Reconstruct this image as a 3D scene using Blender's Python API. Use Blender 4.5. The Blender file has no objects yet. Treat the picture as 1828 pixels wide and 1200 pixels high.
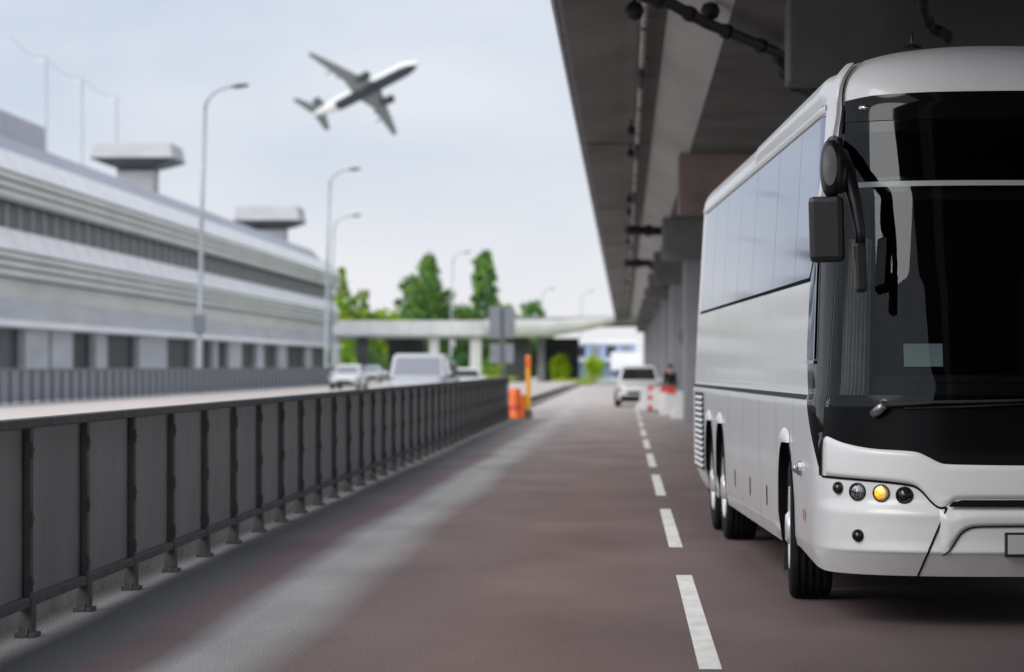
import bpy, bmesh, math, random, bisect
from mathutils import Vector, Matrix, noise
random.seed(7)
sc = bpy.context.scene
COL = sc.collection
R_ = math.radians

# ------------------------------------------------------------------ helpers
class MB:
    """collects verts / faces / material slots, then links ONE mesh object"""
    def __init__(s): s.v = []; s.f = []; s.m = []; s.sm = []
    def add(s, vs, fs, mi=0, smooth=False, M=None):
        o = len(s.v)
        for p in vs:
            p = Vector(p)
            s.v.append(M @ p if M else p)
        for f in fs:
            s.f.append([i + o for i in f]); s.m.append(mi); s.sm.append(smooth)
    def box(s, x0, x1, y0, y1, z0, z1, mi=0, M=None):
        vs = [(x, y, z) for z in (z0, z1) for y in (y0, y1) for x in (x0, x1)]
        s.add(vs, [(0,2,3,1),(4,5,7,6),(0,1,5,4),(2,6,7,3),(0,4,6,2),(1,3,7,5)], mi, False, M)
    def bbox(s, x0, x1, y0, y1, z0, z1, b=.02, mi=0, M=None):
        """box with chamfered edges"""
        bm = bmesh.new()
        bmesh.ops.create_cube(bm, size=1)
        for v in bm.verts:
            v.co = Vector(((x0+x1)/2+v.co.x*(x1-x0), (y0+y1)/2+v.co.y*(y1-y0), (z0+z1)/2+v.co.z*(z1-z0)))
        bmesh.ops.bevel(bm, geom=bm.edges[:], offset=b, segments=2, profile=.6, affect='EDGES')
        bm.verts.index_update()
        s.add([v.co.copy() for v in bm.verts], [[v.index for v in f.verts] for f in bm.faces], mi, False, M)
        bm.free()
    def tube(s, pts, r, n=10, mi=0, cap=True, M=None, smooth=True, flat=1.0):
        pts = [Vector(p) for p in pts]
        rs = r if isinstance(r, (list, tuple)) else [r]*len(pts)
        vs = []; fs = []
        up = None
        for i, p in enumerate(pts):
            a = pts[max(0, i-1)]; b = pts[min(len(pts)-1, i+1)]
            t = (b-a).normalized()
            if up is None:
                up = Vector((0,0,1)) if abs(t.z) < .9 else Vector((1,0,0))
            sx = t.cross(up)
            if sx.length < 1e-4: sx = t.cross(Vector((0,1,0)))
            sx.normalize(); sy = sx.cross(t).normalized(); up = sy
            for k in range(n):
                an = 2*math.pi*k/n
                vs.append(p + sx*math.cos(an)*rs[i] + sy*math.sin(an)*rs[i]*flat)
        for i in range(len(pts)-1):
            for k in range(n):
                fs.append((i*n+k, i*n+(k+1)%n, (i+1)*n+(k+1)%n, (i+1)*n+k))
        if cap:
            fs.append(tuple(range(n-1, -1, -1))); o = (len(pts)-1)*n
            fs.append(tuple(o+k for k in range(n)))
        s.add(vs, fs, mi, smooth, M)
    def lathe(s, prof, n=24, mi=0, M=None, axis='Z', smooth=True, close=False):
        """prof: list of (r, h)"""
        vs = []; fs = []
        for r, h in prof:
            for k in range(n):
                a = 2*math.pi*k/n
                c, d = r*math.cos(a), r*math.sin(a)
                vs.append((c, d, h) if axis == 'Z' else ((h, c, d) if axis == 'X' else (c, h, d)))
        m = len(prof)
        for i in range(m if close else m-1):
            j = (i+1) % m
            for k in range(n):
                fs.append((i*n+k, i*n+(k+1)%n, j*n+(k+1)%n, j*n+k))
        s.add(vs, fs, mi, smooth, M)
    def grid(s, fn, nu, nv, mi=0, smooth=True, flip=False, closeu=False):
        vs = [fn(i, j) for j in range(nv) for i in range(nu)]
        fs = []
        for j in range(nv-1):
            for i in range(nu if closeu else nu-1):
                k = (i+1) % nu
                q = (j*nu+i, j*nu+k, (j+1)*nu+k, (j+1)*nu+i)
                fs.append(q[::-1] if flip else q)
        s.add(vs, fs, mi, smooth)
    def prism(s, poly, y0, y1, mi=0, axis='Y', M=None):
        n = len(poly)
        def P(a, b, h): return (a, h, b) if axis == 'Y' else ((h, a, b) if axis == 'X' else (a, b, h))
        vs = [P(a, b, y0) for a, b in poly] + [P(a, b, y1) for a, b in poly]
        fs = [(i, (i+1) % n, n+(i+1) % n, n+i) for i in range(n)]
        fs += [tuple(range(n-1, -1, -1)), tuple(range(n, 2*n))]
        s.add(vs, fs, mi, False, M)
    def build(s, name, mats, parent=None, weld=0, normals=True):
        me = bpy.data.meshes.new(name)
        me.from_pydata([tuple(v) for v in s.v], [], s.f)
        if not isinstance(mats, (list, tuple)): mats = [mats]
        for m in mats: me.materials.append(m)
        for p, mi, sm in zip(me.polygons, s.m, s.sm):
            p.material_index = mi; p.use_smooth = sm
        if weld or normals:
            bm = bmesh.new(); bm.from_mesh(me)
            if weld: bmesh.ops.remove_doubles(bm, verts=bm.verts, dist=weld)
            if normals: bmesh.ops.recalc_face_normals(bm, faces=bm.faces)
            bm.to_mesh(me); bm.free()
        me.update()
        o = bpy.data.objects.new(name, me); COL.objects.link(o)
        if parent: o.parent = parent
        return o

def tag(o, label=None, cat=None, group=None, kind=None):
    if label: o['label'] = label
    if cat: o['category'] = cat
    if group: o['group'] = group
    if kind: o['kind'] = kind
    return o
def empty(name, loc, rz=0, label=None, cat=None, group=None):
    o = bpy.data.objects.new(name, None); COL.objects.link(o)
    o.location = loc; o.rotation_euler = (0, 0, rz); o.empty_display_size = .3
    return tag(o, label, cat, group)
def copy_tree(o, parent=None):
    c = o.copy(); COL.objects.link(c); c.parent = parent
    for ch in list(o.children): copy_tree(ch, c)
    return c

# ------------------------------------------------------------------ materials
def mat(name, col, rough=.6, metal=0, coat=0, var=0, vscale=4, bump=0, bscale=40, spec=.5, stretch=None, col2=None, coatr=.05):
    m = bpy.data.materials.new(name); m.use_nodes = True
    nt = m.node_tree; N = nt.nodes; L = nt.links
    b = N['Principled BSDF']
    b.inputs['Base Color'].default_value = (*col, 1)
    b.inputs['Roughness'].default_value = rough; b.inputs['Metallic'].default_value = metal
    b.inputs['Coat Weight'].default_value = coat; b.inputs['Coat Roughness'].default_value = coatr
    b.inputs['Specular IOR Level'].default_value = spec
    if var or bump or col2:
        tc = N.new('ShaderNodeTexCoord'); mp = N.new('ShaderNodeMapping')
        L.new(tc.outputs['Object'], mp.inputs['Vector'])
        if stretch: mp.inputs['Scale'].default_value = stretch
    if var or col2:
        n = N.new('ShaderNodeTexNoise'); n.inputs['Scale'].default_value = vscale
        n.inputs['Detail'].default_value = 6; n.inputs['Roughness'].default_value = .65
        L.new(mp.outputs[0], n.inputs['Vector'])
        r = N.new('ShaderNodeValToRGB'); L.new(n.outputs['Fac'], r.inputs['Fac'])
        c2 = col2 if col2 else tuple(min(1, c*(1+var)) for c in col)
        c1 = tuple(c*(1-var) for c in col) if not col2 else col
        r.color_ramp.elements[0].position = .32; r.color_ramp.elements[1].position = .68
        r.color_ramp.elements[0].color = (*c1, 1); r.color_ramp.elements[1].color = (*c2, 1)
        L.new(r.outputs['Color'], b.inputs['Base Color'])
    if bump:
        n2 = N.new('ShaderNodeTexNoise'); n2.inputs['Scale'].default_value = bscale; n2.inputs['Detail'].default_value = 5
        L.new(mp.outputs[0], n2.inputs['Vector'])
        bp = N.new('ShaderNodeBump'); bp.inputs['Strength'].default_value = bump; bp.inputs['Distance'].default_value = .02
        L.new(n2.outputs['Fac'], bp.inputs['Height']); L.new(bp.outputs['Normal'], b.inputs['Normal'])
    return m
def emis(name, col, strength):
    m = mat(name, col); b = m.node_tree.nodes['Principled BSDF']
    b.inputs['Emission Color'].default_value = (*col, 1); b.inputs['Emission Strength'].default_value = strength
    return m
def paint_mat(name, col, rough=.28, coat=.6, dirt=.0):
    """car paint: faint orange-peel bump, grime towards the ground, dark on the inside"""
    m = mat(name, col, rough, 0, coat, coatr=.06)
    nt = m.node_tree; N = nt.nodes; L = nt.links; b = N['Principled BSDF']
    tc = N.new('ShaderNodeTexCoord')
    n = N.new('ShaderNodeTexNoise'); n.inputs['Scale'].default_value = 1.1; n.inputs['Detail'].default_value = 2
    L.new(tc.outputs['Object'], n.inputs['Vector'])
    bp = N.new('ShaderNodeBump'); bp.inputs['Strength'].default_value = .12; bp.inputs['Distance'].default_value = .03
    L.new(n.outputs['Fac'], bp.inputs['Height']); L.new(bp.outputs['Normal'], b.inputs['Normal'])
    L.new(bp.outputs['Normal'], b.inputs['Coat Normal'])
    sep = N.new('ShaderNodeSeparateXYZ'); L.new(tc.outputs['Object'], sep.inputs[0])
    n2 = N.new('ShaderNodeTexNoise'); n2.inputs['Scale'].default_value = 3; n2.inputs['Detail'].default_value = 8
    L.new(tc.outputs['Object'], n2.inputs['Vector'])
    mr = N.new('ShaderNodeMapRange'); mr.inputs['From Min'].default_value = 1.1; mr.inputs['From Max'].default_value = .3
    mr.inputs['To Min'].default_value = 0; mr.inputs['To Max'].default_value = 1
    L.new(sep.outputs['Z'], mr.inputs['Value'])
    mu = N.new('ShaderNodeMath'); mu.operation = 'MULTIPLY'
    L.new(mr.outputs[0], mu.inputs[0]); L.new(n2.outputs['Fac'], mu.inputs[1])
    mu2 = N.new('ShaderNodeMath'); mu2.operation = 'MULTIPLY'; mu2.inputs[1].default_value = dirt
    L.new(mu.outputs[0], mu2.inputs[0])
    mx = N.new('ShaderNodeMix'); mx.data_type = 'RGBA'
    mx.inputs['A'].default_value = (*col, 1); mx.inputs['B'].default_value = (.18, .16, .14, 1)
    L.new(mu2.outputs[0], mx.inputs['Factor'])
    g = N.new('ShaderNodeNewGeometry'); mx2 = N.new('ShaderNodeMix'); mx2.data_type = 'RGBA'
    L.new(g.outputs['Backfacing'], mx2.inputs['Factor']); L.new(mx.outputs['Result'], mx2.inputs['A'])
    mx2.inputs['B'].default_value = (.02, .02, .02, 1)
    L.new(mx2.outputs['Result'], b.inputs['Base Color'])
    return m
def glass_mat(name, tint, wobble=.0, refl=1.0):
    m = bpy.data.materials.new(name); m.use_nodes = True
    nt = m.node_tree; N = nt.nodes; L = nt.links
    N.remove(N['Principled BSDF']); out = N['Material Output']
    t = N.new('ShaderNodeBsdfTransparent'); t.inputs[0].default_value = (*tint, 1)
    g = N.new('ShaderNodeBsdfGlossy'); g.inputs['Roughness'].default_value = .02
    g.inputs['Color'].default_value = (.9*refl, .93*refl, .96*refl, 1)
    f = N.new('ShaderNodeFresnel'); f.inputs['IOR'].default_value = 1.5
    mix = N.new('ShaderNodeMixShader')
    if wobble:
        tc = N.new('ShaderNodeTexCoord'); n = N.new('ShaderNodeTexNoise'); n.inputs['Scale'].default_value = .9
        L.new(tc.outputs['Object'], n.inputs['Vector'])
        bp = N.new('ShaderNodeBump'); bp.inputs['Strength'].default_value = wobble; bp.inputs['Distance'].default_value = .03
        L.new(n.outputs['Fac'], bp.inputs['Height'])
        L.new(bp.outputs['Normal'], g.inputs['Normal']); L.new(bp.outputs['Normal'], f.inputs['Normal'])
    L.new(f.outputs[0], mix.inputs[0]); L.new(t.outputs[0], mix.inputs[1]); L.new(g.outputs[0], mix.inputs[2])
    L.new(mix.outputs[0], out.inputs[0])
    return m

M = {}
M['white'] = paint_mat('coach_paint', (.76,.765,.77), .33, .38, .5)
M['glass_side'] = mat('tinted_side_glass', (.07,.085,.13), .05, 0, .0, spec=1.0)
M['glass_side'].node_tree.nodes['Principled BSDF'].inputs['Specular Tint'].default_value = (.74,.83,1,1)
M['glass_side'].node_tree.nodes['Principled BSDF'].inputs['IOR'].default_value = 2.3
M['black_gloss'] = mat('black_gloss', (.004,.004,.005), .07, 0, 0, spec=.3)
M['cowl'] = mat('cowl_black', (.004,.004,.0045), .22, spec=.10)
M['frit'] = mat('black_frit', (.003,.003,.0035), .12, spec=.3)
M['windshield'] = glass_mat('windshield_glass', (.46,.50,.51), .05, .72)
M['rubber'] = mat('rubber', (.012,.012,.013), .75, var=.3, vscale=9, bump=.1)
M['tyre'] = mat('tyre_rubber', (.010,.010,.011), .85, var=.4, vscale=14, bump=.3, bscale=60, spec=.25)
M['blackp'] = mat('black_plastic', (.007,.0075,.0085), .42, var=.2, vscale=8, bump=.05, bscale=200)
M['seam'] = mat('seam_shadow', (.006,.006,.006), .9, spec=.1)
M['gasket'] = mat('gasket', (.35,.38,.38), .3)
M['trimgrey'] = mat('mirror_grey', (.16,.16,.165), .4)
M['dullmetal'] = mat('dull_metal', (.28,.28,.28), .35, .8)
M['chrome'] = mat('chrome', (.75,.75,.76), .12, 1)
M['alu'] = mat('wheel_silver', (.80,.80,.80), .35, .6, var=.1, vscale=12)
M['lens'] = glass_mat('lamp_lens', (.9,.9,.9))
M['refl'] = mat('lamp_reflector', (.55,.56,.58), .16, 1, var=.3, vscale=50, bump=.6, bscale=70)
M['lampdark'] = mat('lamp_dark', (.03,.03,.033), .2, .3, var=.3, vscale=30)
M['lit'] = None
M['orange'] = mat('marker_orange', (.70,.13,.01), .4)
M['interior'] = mat('interior_dark', (.014,.014,.02), .7, var=.2, vscale=6)
M['seat'] = mat('seat_fabric', (.03,.034,.05), .9, var=.3, vscale=30, bump=.2)
M['curtain'] = mat('curtain', (.42,.39,.35), .9, var=.2, vscale=10)
M['card'] = mat('dash_card', (.72,.86,.84), .7)
M['plate'] = mat('plate', (.42,.42,.41), .5)
M['under'] = mat('underbody', (.012,.012,.012), .9, var=.3)
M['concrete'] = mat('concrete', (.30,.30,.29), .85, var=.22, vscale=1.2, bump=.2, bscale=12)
M['conc_shade'] = mat('deck_shade_concrete', (.165,.162,.158), .9, var=.30, vscale=.45, bump=.3, bscale=6, stretch=(1,.35,1))  # concrete colour lowered to paint in the shade under the deck
M['conc_web'] = mat('web_lit_concrete', (.42,.415,.41), .85, var=.16, vscale=.5, bump=.25, bscale=6, stretch=(1,.25,1))  # same concrete painted lighter, as the outward web catches light
M['conc_slab'] = mat('slab_shade_concrete', (.115,.113,.11), .9, var=.35, vscale=.4, bump=.3, bscale=6)  # darkest tone of that concrete, shade painted into the recessed slab
M['conc_reddish'] = mat('reddish_concrete', (.23,.175,.165), .9, var=.25, vscale=.8, bump=.2)  # redder, lighter concrete for one cross beam
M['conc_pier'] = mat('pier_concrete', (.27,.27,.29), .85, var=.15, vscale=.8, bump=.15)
M['conc_pale'] = mat('pale_concrete', (.74,.74,.74), .8, var=.12, vscale=.3, bump=.1)
M['pipe_dark'] = mat('dark_pipe', (.012,.012,.012), .7, var=.3)
M['pipe_pale'] = mat('pale_conduit', (.42,.42,.40), .6, var=.35, vscale=1.5)
M['fence'] = mat('fence_panel', (.22,.22,.22), .6, .0, var=.16, vscale=1.6, bump=.06, bscale=8, stretch=(1,1,.4))
M['fence_post'] = mat('fence_post', (.098,.098,.099), .75, .0, var=.25, vscale=5)
M['fence2'] = mat('far_fence_panel', (.23,.25,.285), .6, .1, var=.1, vscale=1.2)
M['fence2p'] = mat('far_fence_post', (.16,.17,.19), .5, .2)
M['pole'] = mat('galvanised', (.40,.43,.46), .5, .5, var=.12, vscale=3)
M['lamphead'] = mat('lamp_head', (.10,.11,.12), .5, .3)
M['bwhite'] = mat('facade_white', (.93,.925,.92), .6, var=.07, vscale=.6, stretch=(1,.3,2))
M['bgrey'] = mat('facade_grey', (.52,.52,.53), .7, var=.12, vscale=.5, stretch=(1,.3,2))
M['bbeige'] = mat('facade_louvre', (.72,.72,.68), .6, var=.14, vscale=.5, stretch=(1,.3,1), col2=(.58,.60,.54))
M['bdark'] = mat('facade_recess', (.07,.075,.08), .5, var=.25, vscale=.8)
M['broof'] = mat('roof_metal', (.42,.43,.48), .5, .1, var=.1, vscale=.7)
M['bglass'] = mat('building_glass', (.02,.022,.024), .5, spec=.3, var=.4, vscale=.5)
M['bblue'] = mat('distant_facade', (.32,.42,.60), .5, var=.15, vscale=.3)
M['tarmac2'] = None
M['van'] = paint_mat('van_paint', (.50,.51,.54), .35, .4, .3)
M['carw'] = paint_mat('white_car_paint', (.80,.80,.80), .3, .6, .2)
M['card_dark'] = paint_mat('dark_car_paint', (.03,.035,.04), .3, .6, .2)
M['carglass'] = mat('car_glass', (.02,.022,.025), .06, spec=.8)
M['vanglass'] = mat('van_windscreen', (.26,.27,.31), .08, spec=.9)
M['red'] = mat('barrier_red', (.72,.06,.055), .5, var=.15)
M['tail'] = mat('tail_lamp', (.5,.02,.02), .25)
M['barw'] = mat('barrier_white', (.82,.80,.78), .5, var=.08)
M['drum'] = mat('drum_orange', (.85,.17,.03), .5, var=.12)
M['post_y'] = mat('post_yellow', (.85,.40,.02), .45, var=.1)
M['mark'] = mat('marking_paint', (.74,.73,.70), .8, var=.16, vscale=5, bump=.3, bscale=80, stretch=(1,.5,1))
M['air_w'] = None
M['air_g'] = mat('aircraft_grey', (.26,.27,.27), .5, var=.08)
M['air_d'] = mat('aircraft_dark', (.045,.055,.065), .4)
M['bark'] = mat('bark', (.08,.06,.045), .9, var=.3, vscale=6, bump=.4)
def leaf(n, a, b):
    m = mat(n, a, .7, var=.3, vscale=.35, col2=b, spec=.15)
    m.node_tree.nodes['Principled BSDF'].inputs['Subsurface Weight'].default_value = 0
    return m
M['leaf1'] = leaf('leaf_green', (.10,.21,.05), (.26,.46,.09))
M['leaf2'] = leaf('leaf_lime', (.22,.40,.015), (.46,.60,.02))
M['leaf3'] = leaf('leaf_dark', (.05,.13,.05), (.11,.24,.07))
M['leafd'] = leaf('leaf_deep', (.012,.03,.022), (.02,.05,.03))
M['leaf4'] = leaf('leaf_brownish', (.14,.15,.05), (.20,.28,.06))
M['grass'] = mat('grass', (.26,.36,.05), .9, var=.3, vscale=.5, col2=(.46,.52,.12))
M['skin'] = mat('skin', (.45,.27,.2), .6)
M['hair'] = mat('hair', (.02,.016,.013), .8)
M['cloth'] = mat('dark_cloth', (.012,.016,.018), .9, var=.3, vscale=12)
M['cloth2'] = mat('dark_trousers', (.015,.016,.02), .9, var=.3, vscale=12)
M['sign'] = mat('sign_back', (.22,.24,.27), .6, .2, var=.15, vscale=1)
M['signd'] = mat('round_sign_dark', (.10,.10,.115), .6)

# ------------------------------------------------------------------ camera frame
psi = math.atan(201/5000); th = math.atan(55/5000)
CAM = Vector((0, 0, 1.65))
RV = Vector((math.cos(psi), math.sin(psi), 0))
FV = Vector((-math.sin(psi)*math.cos(th), math.cos(psi)*math.cos(th), math.sin(th)))
UV = RV.cross(FV).normalized()
def at(px, py, d):
    return CAM + FV*d + RV*((px-914)/5000*d) + UV*((600-py)/5000*d)
def XY(px, Y): return ((px-1115)/5000*Y, Y)      # lateral position at distance Y along the road
def ZY(py, Y): return 1.65 + (655-py)/5000*Y
cam_d = bpy.data.cameras.new('camera'); cam = bpy.data.objects.new('camera', cam_d); COL.objects.link(cam)
cam.location = CAM; cam.rotation_euler = (math.pi/2 + th, 0, psi)
cam_d.sensor_width = 36; cam_d.lens = 5000/1828*36; cam_d.clip_end = 8000; cam_d.clip_start = .5
cam_d.dof.use_dof = True; cam_d.dof.focus_distance = 18.3; cam_d.dof.aperture_fstop = 2.15; cam_d.dof.aperture_blades = 0
sc.camera = cam

# ------------------------------------------------------------------ world + sun
w = bpy.data.worlds.new('World'); sc.world = w; w.use_nodes = True
nt = w.node_tree; N = nt.nodes; L = nt.links
bg = N['Background']; out = N['World Output']
SUN_EL, SUN_AZ = R_(40), R_(-140)     # azimuth from +Y, clockwise
sky = N.new('ShaderNodeTexSky'); sky.sky_type = 'NISHITA'; sky.sun_disc = False
sky.sun_elevation = SUN_EL; sky.sun_rotation = SUN_AZ; sky.air_density = 1; sky.dust_density = 2
L.new(sky.outputs[0], bg.inputs[0]); bg.inputs[1].default_value = .09
tc = N.new('ShaderNodeTexCoord'); mp = N.new('ShaderNodeMapping'); mp.inputs['Scale'].default_value = (1, 1, 2.6)
L.new(tc.outputs['Generated'], mp.inputs[0])
nz = N.new('ShaderNodeTexNoise'); nz.inputs['Scale'].default_value = 7; nz.inputs['Detail'].default_value = 5; nz.inputs['Roughness'].default_value = .5
L.new(mp.outputs[0], nz.inputs['Vector'])
rp = N.new('ShaderNodeValToRGB'); L.new(nz.outputs['Fac'], rp.inputs[0])
rp.color_ramp.elements[0].position = .36; rp.color_ramp.elements[1].position = .66
rp.color_ramp.elements[0].color = (.59,.66,.78,1); rp.color_ramp.elements[1].color = (.76,.79,.86,1)
sp = N.new('ShaderNodeSeparateXYZ'); L.new(tc.outputs['Generated'], sp.inputs[0])
hz = N.new('ShaderNodeMapRange'); hz.inputs['From Min'].default_value = .0; hz.inputs['From Max'].default_value = .085
hz.inputs['To Min'].default_value = 1; hz.inputs['To Max'].default_value = 0
L.new(sp.outputs['Z'], hz.inputs['Value'])
mh = N.new('ShaderNodeMix'); mh.data_type = 'RGBA'
L.new(hz.outputs[0], mh.inputs['Factor']); L.new(rp.outputs[0], mh.inputs['A']); mh.inputs['B'].default_value = (.90,.89,.91,1)
bg2 = N.new('ShaderNodeBackground'); L.new(mh.outputs['Result'], bg2.inputs[0]); bg2.inputs[1].default_value = 1.12
mxs = N.new('ShaderNodeMixShader'); mxs.inputs[0].default_value = .86
L.new(bg.outputs[0], mxs.inputs[1]); L.new(bg2.outputs[0], mxs.inputs[2]); L.new(mxs.outputs[0], out.inputs[0])
sl = bpy.data.lights.new('sun', 'SUN'); so = bpy.data.objects.new('sun', sl); COL.objects.link(so)
sl.energy = 2.3; sl.angle = R_(42); sl.color = (1, .975, .94)
sd = Vector((math.sin(SUN_AZ)*math.cos(SUN_EL), math.cos(SUN_AZ)*math.cos(SUN_EL), math.sin(SUN_EL)))
so.rotation_euler = sd.to_track_quat('Z', 'Y').to_euler(); so.location = (-25, -30, 40)
sc.view_settings.view_transform = 'Standard'; sc.view_settings.look = 'None'; sc.view_settings.exposure = 0

# ------------------------------------------------------------------ ground sheets
def sheet(name, x0, x1, y0, y1, z, m, nx=1, ny=1):
    b = MB()
    b.grid(lambda i, j: (x0+(x1-x0)*i/nx, y0+(y1-y0)*j/ny, z), nx+1, ny+1, smooth=False)
    o = b.build(name, m, normals=False); tag(o, kind='structure'); return o
def road_mat():
    m = mat('asphalt', (.1,.08,.08), .78, spec=.3)
    nt = m.node_tree; N = nt.nodes; L = nt.links; b = N['Principled BSDF']
    tc = N.new('ShaderNodeTexCoord'); s = N.new('ShaderNodeSeparateXYZ'); L.new(tc.outputs['Object'], s.inputs[0])
    def nse(sc_, det, st=(1,1,1)):
        mp = N.new('ShaderNodeMapping'); mp.inputs['Scale'].default_value = st; L.new(tc.outputs['Object'], mp.inputs[0])
        n = N.new('ShaderNodeTexNoise'); n.inputs['Scale'].default_value = sc_; n.inputs['Detail'].default_value = det
        L.new(mp.outputs[0], n.inputs['Vector']); return n
    def mth(op, a, b_):
        x = N.new('ShaderNodeMath'); x.operation = op
        for k, v in enumerate((a, b_)):
            if isinstance(v, (int, float)): x.inputs[k].default_value = v
            else: L.new(v, x.inputs[k])
        return x.outputs[0]
    wob = nse(.35, 4, (1,.25,1))
    x = mth('ADD', s.outputs['X'], mth('MULTIPLY', mth('SUBTRACT', wob.outputs['Fac'], .5), .55))
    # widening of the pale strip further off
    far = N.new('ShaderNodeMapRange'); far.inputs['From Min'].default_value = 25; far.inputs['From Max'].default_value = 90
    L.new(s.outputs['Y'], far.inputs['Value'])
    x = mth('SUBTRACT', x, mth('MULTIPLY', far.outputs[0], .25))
    mr = N.new('ShaderNodeMapRange'); mr.inputs['From Min'].default_value = -4; mr.inputs['From Max'].default_value = 4
    L.new(x, mr.inputs['Value'])
    cr = N.new('ShaderNodeValToRGB'); L.new(mr.outputs[0], cr.inputs[0])
    def pos(X): return (X+4)/8
    stops = [(-3.62,(.30,.29,.28)), (-3.5,(.11,.11,.11)), (-3.15,(.12,.118,.118)), (-2.98,(.145,.100,.104)), (-2.75,(.150,.108,.112)), (-2.5,(.33,.325,.315)), (-2.2,(.30,.295,.285)), (-1.85,(.158,.112,.106)), (-.6,(.172,.112,.097)), (.6,(.142,.098,.092)), (2.2,(.105,.076,.076))]
    el = cr.color_ramp.elements
    el[0].position = pos(stops[0][0]); el[0].color = (*stops[0][1], 1)
    el[1].position = pos(stops[-1][0]); el[1].color = (*stops[-1][1], 1)
    for X, c in stops[1:-1]:
        e = el.new(pos(X)); e.color = (*c, 1)
    # brownish in the middle distance, pale far away, painting in haze and bright light
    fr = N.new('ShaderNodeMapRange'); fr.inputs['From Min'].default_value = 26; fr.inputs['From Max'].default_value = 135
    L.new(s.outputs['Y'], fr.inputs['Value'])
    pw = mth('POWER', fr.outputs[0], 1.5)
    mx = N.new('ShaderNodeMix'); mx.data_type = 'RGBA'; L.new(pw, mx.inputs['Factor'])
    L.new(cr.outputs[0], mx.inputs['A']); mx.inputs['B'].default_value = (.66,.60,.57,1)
    # aggregate grain + blotches
    g1 = nse(85, 4, (1,.5,1)); g2 = nse(.8, 5, (1,.4,1)); g3 = nse(300, 2)
    v1 = N.new('ShaderNodeMapRange'); v1.inputs['From Min'].default_value = .3; v1.inputs['From Max'].default_value = .7; v1.inputs['To Min'].default_value = .55; v1.inputs['To Max'].default_value = 1.5
    L.new(g1.outputs['Fac'], v1.inputs['Value'])
    v2 = N.new('ShaderNodeMapRange'); v2.inputs['From Min'].default_value = .3; v2.inputs['From Max'].default_value = .7; v2.inputs['To Min'].default_value = .82; v2.inputs['To Max'].default_value = 1.18
    L.new(g2.outputs['Fac'], v2.inputs['Value'])
    v = mth('MULTIPLY', v1.outputs[0], v2.outputs[0])
    vm = N.new('ShaderNodeVectorMath'); vm.operation = 'SCALE'; L.new(mx.outputs['Result'], vm.inputs[0]); L.new(v, vm.inputs['Scale'])
    L.new(vm.outputs[0], b.inputs['Base Color'])
    bp = N.new('ShaderNodeBump'); bp.inputs['Strength'].default_value = .25; bp.inputs['Distance'].default_value = .006
    L.new(g1.outputs['Fac'], bp.inputs['Height']); L.new(bp.outputs['Normal'], b.inputs['Normal'])
    return m
M['road'] = road_mat()
M['ground'] = mat('ground', (.42,.42,.41), .9, var=.18, vscale=.05, col2=(.50,.49,.47))
M['tarmac2'] = mat('beyond_road', (.54,.46,.415), .85, col2=(.66,.60,.56), vscale=.25, stretch=(1,.2,1), bump=.1)
M['kerb'] = mat('kerb', (.34,.335,.33), .85, var=.2, vscale=3, bump=.2, bscale=30)
sheet('ground', -1500, 1500, -200, 4000, -.03, M['ground'])
sheet('road', -3.86, 14, -40, 240, 0, M['road'], 2, 8)
sheet('carriageway', -21.2, -4.15, -40, 250, .30, M['tarmac2'])
b = MB(); b.box(-4.15, -3.86, -40, 88.5, -.03, .31); b.box(-4.15,-3.86, 88.5, 250, -.03, .12)
b.box(-21.8, -21.2, -40, 250, -.03, .34)
tag(b.build('kerb', M['kerb']), kind='structure')
sheet('pavement', -31, -21.8, -40, 250, .30, M['conc_pale'])
b = MB()
y = 15.3
while y < 150:
    b.add([(.405,y,.004),(.53,y,.004),(.53,y+6.9,.004),(.405,y+6.9,.004)], [(0,1,2,3)]); y += 10.3
b.add([(3.9,-30,.004),(4.04,-30,.004),(4.04,150,.004),(3.9,150,.004)], [(0,1,2,3)])
tag(b.build('lane_markings', M['mark'], normals=False), kind='structure')
# ------------------------------------------------------------------ COACH (local frame: front at y=0, rear towards +y)
W0, DN, NN = 1.275, .9, 2.8
ZT = 3.805
_P = []
for i in range(601):
    t = i/600*math.pi/2
    _P.append((math.sin(t)**(2/NN), DN*(1-math.cos(t)**(2/NN))))
_S = [0]
for p, q in zip(_P, _P[1:]): _S.append(_S[-1] + math.hypot((q[0]-p[0])*W0, q[1]-p[1]))
AA = _S[-1]
def outline(u):
    if u >= AA: return 1.0, DN+(u-AA)
    i = min(max(1, bisect.bisect_right(_S, u)), 600)
    f = (u-_S[i-1])/max(1e-9, _S[i]-_S[i-1]); p, q = _P[i-1], _P[i]
    return p[0]+(q[0]-p[0])*f, p[1]+(q[1]-p[1])*f
def ltab(t, x):
    if x <= t[0][0]: return t[0][1]
    for p, q in zip(t, t[1:]):
        if x <= q[0]: return p[1]+(q[1]-p[1])*(x-p[0])/(q[0]-p[0])
    return t[-1][1]
def smooth_tab(t, n=6):
    """Catmull-Rom resample of a list of (x, y), kept monotone in parameter"""
    out = []
    for i in range(len(t)-1):
        p0 = t[max(0, i-1)]; p1 = t[i]; p2 = t[i+1]; p3 = t[min(len(t)-1, i+2)]
        for k in range(n):
            s = k/n
            out.append(tuple(.5*((2*b)+(-a+c)*s+(2*a-5*b+4*c-d)*s*s+(-a+3*b-3*c+d)*s**3) for a, b, c, d in zip(p0, p1, p2, p3)))
    out.append(tuple(t[-1])); return out
YF = [(.33,.12),(.475,.012),(.487,-.006),(.505,-.006),(.53,.004),(.66,.0),(.715,-.008),(.735,-.006),(.80,.045),(.83,.050),(1.1,.052),(1.6,.12),(2.2,.22),(2.8,.34),(3.35,.50)]
WF = [(.33,1.235),(.48,1.27),(.9,1.28),(1.36,1.285),(1.43,1.283),(1.46,1.268),(2.2,1.232),(3.3,1.165)]
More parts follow.
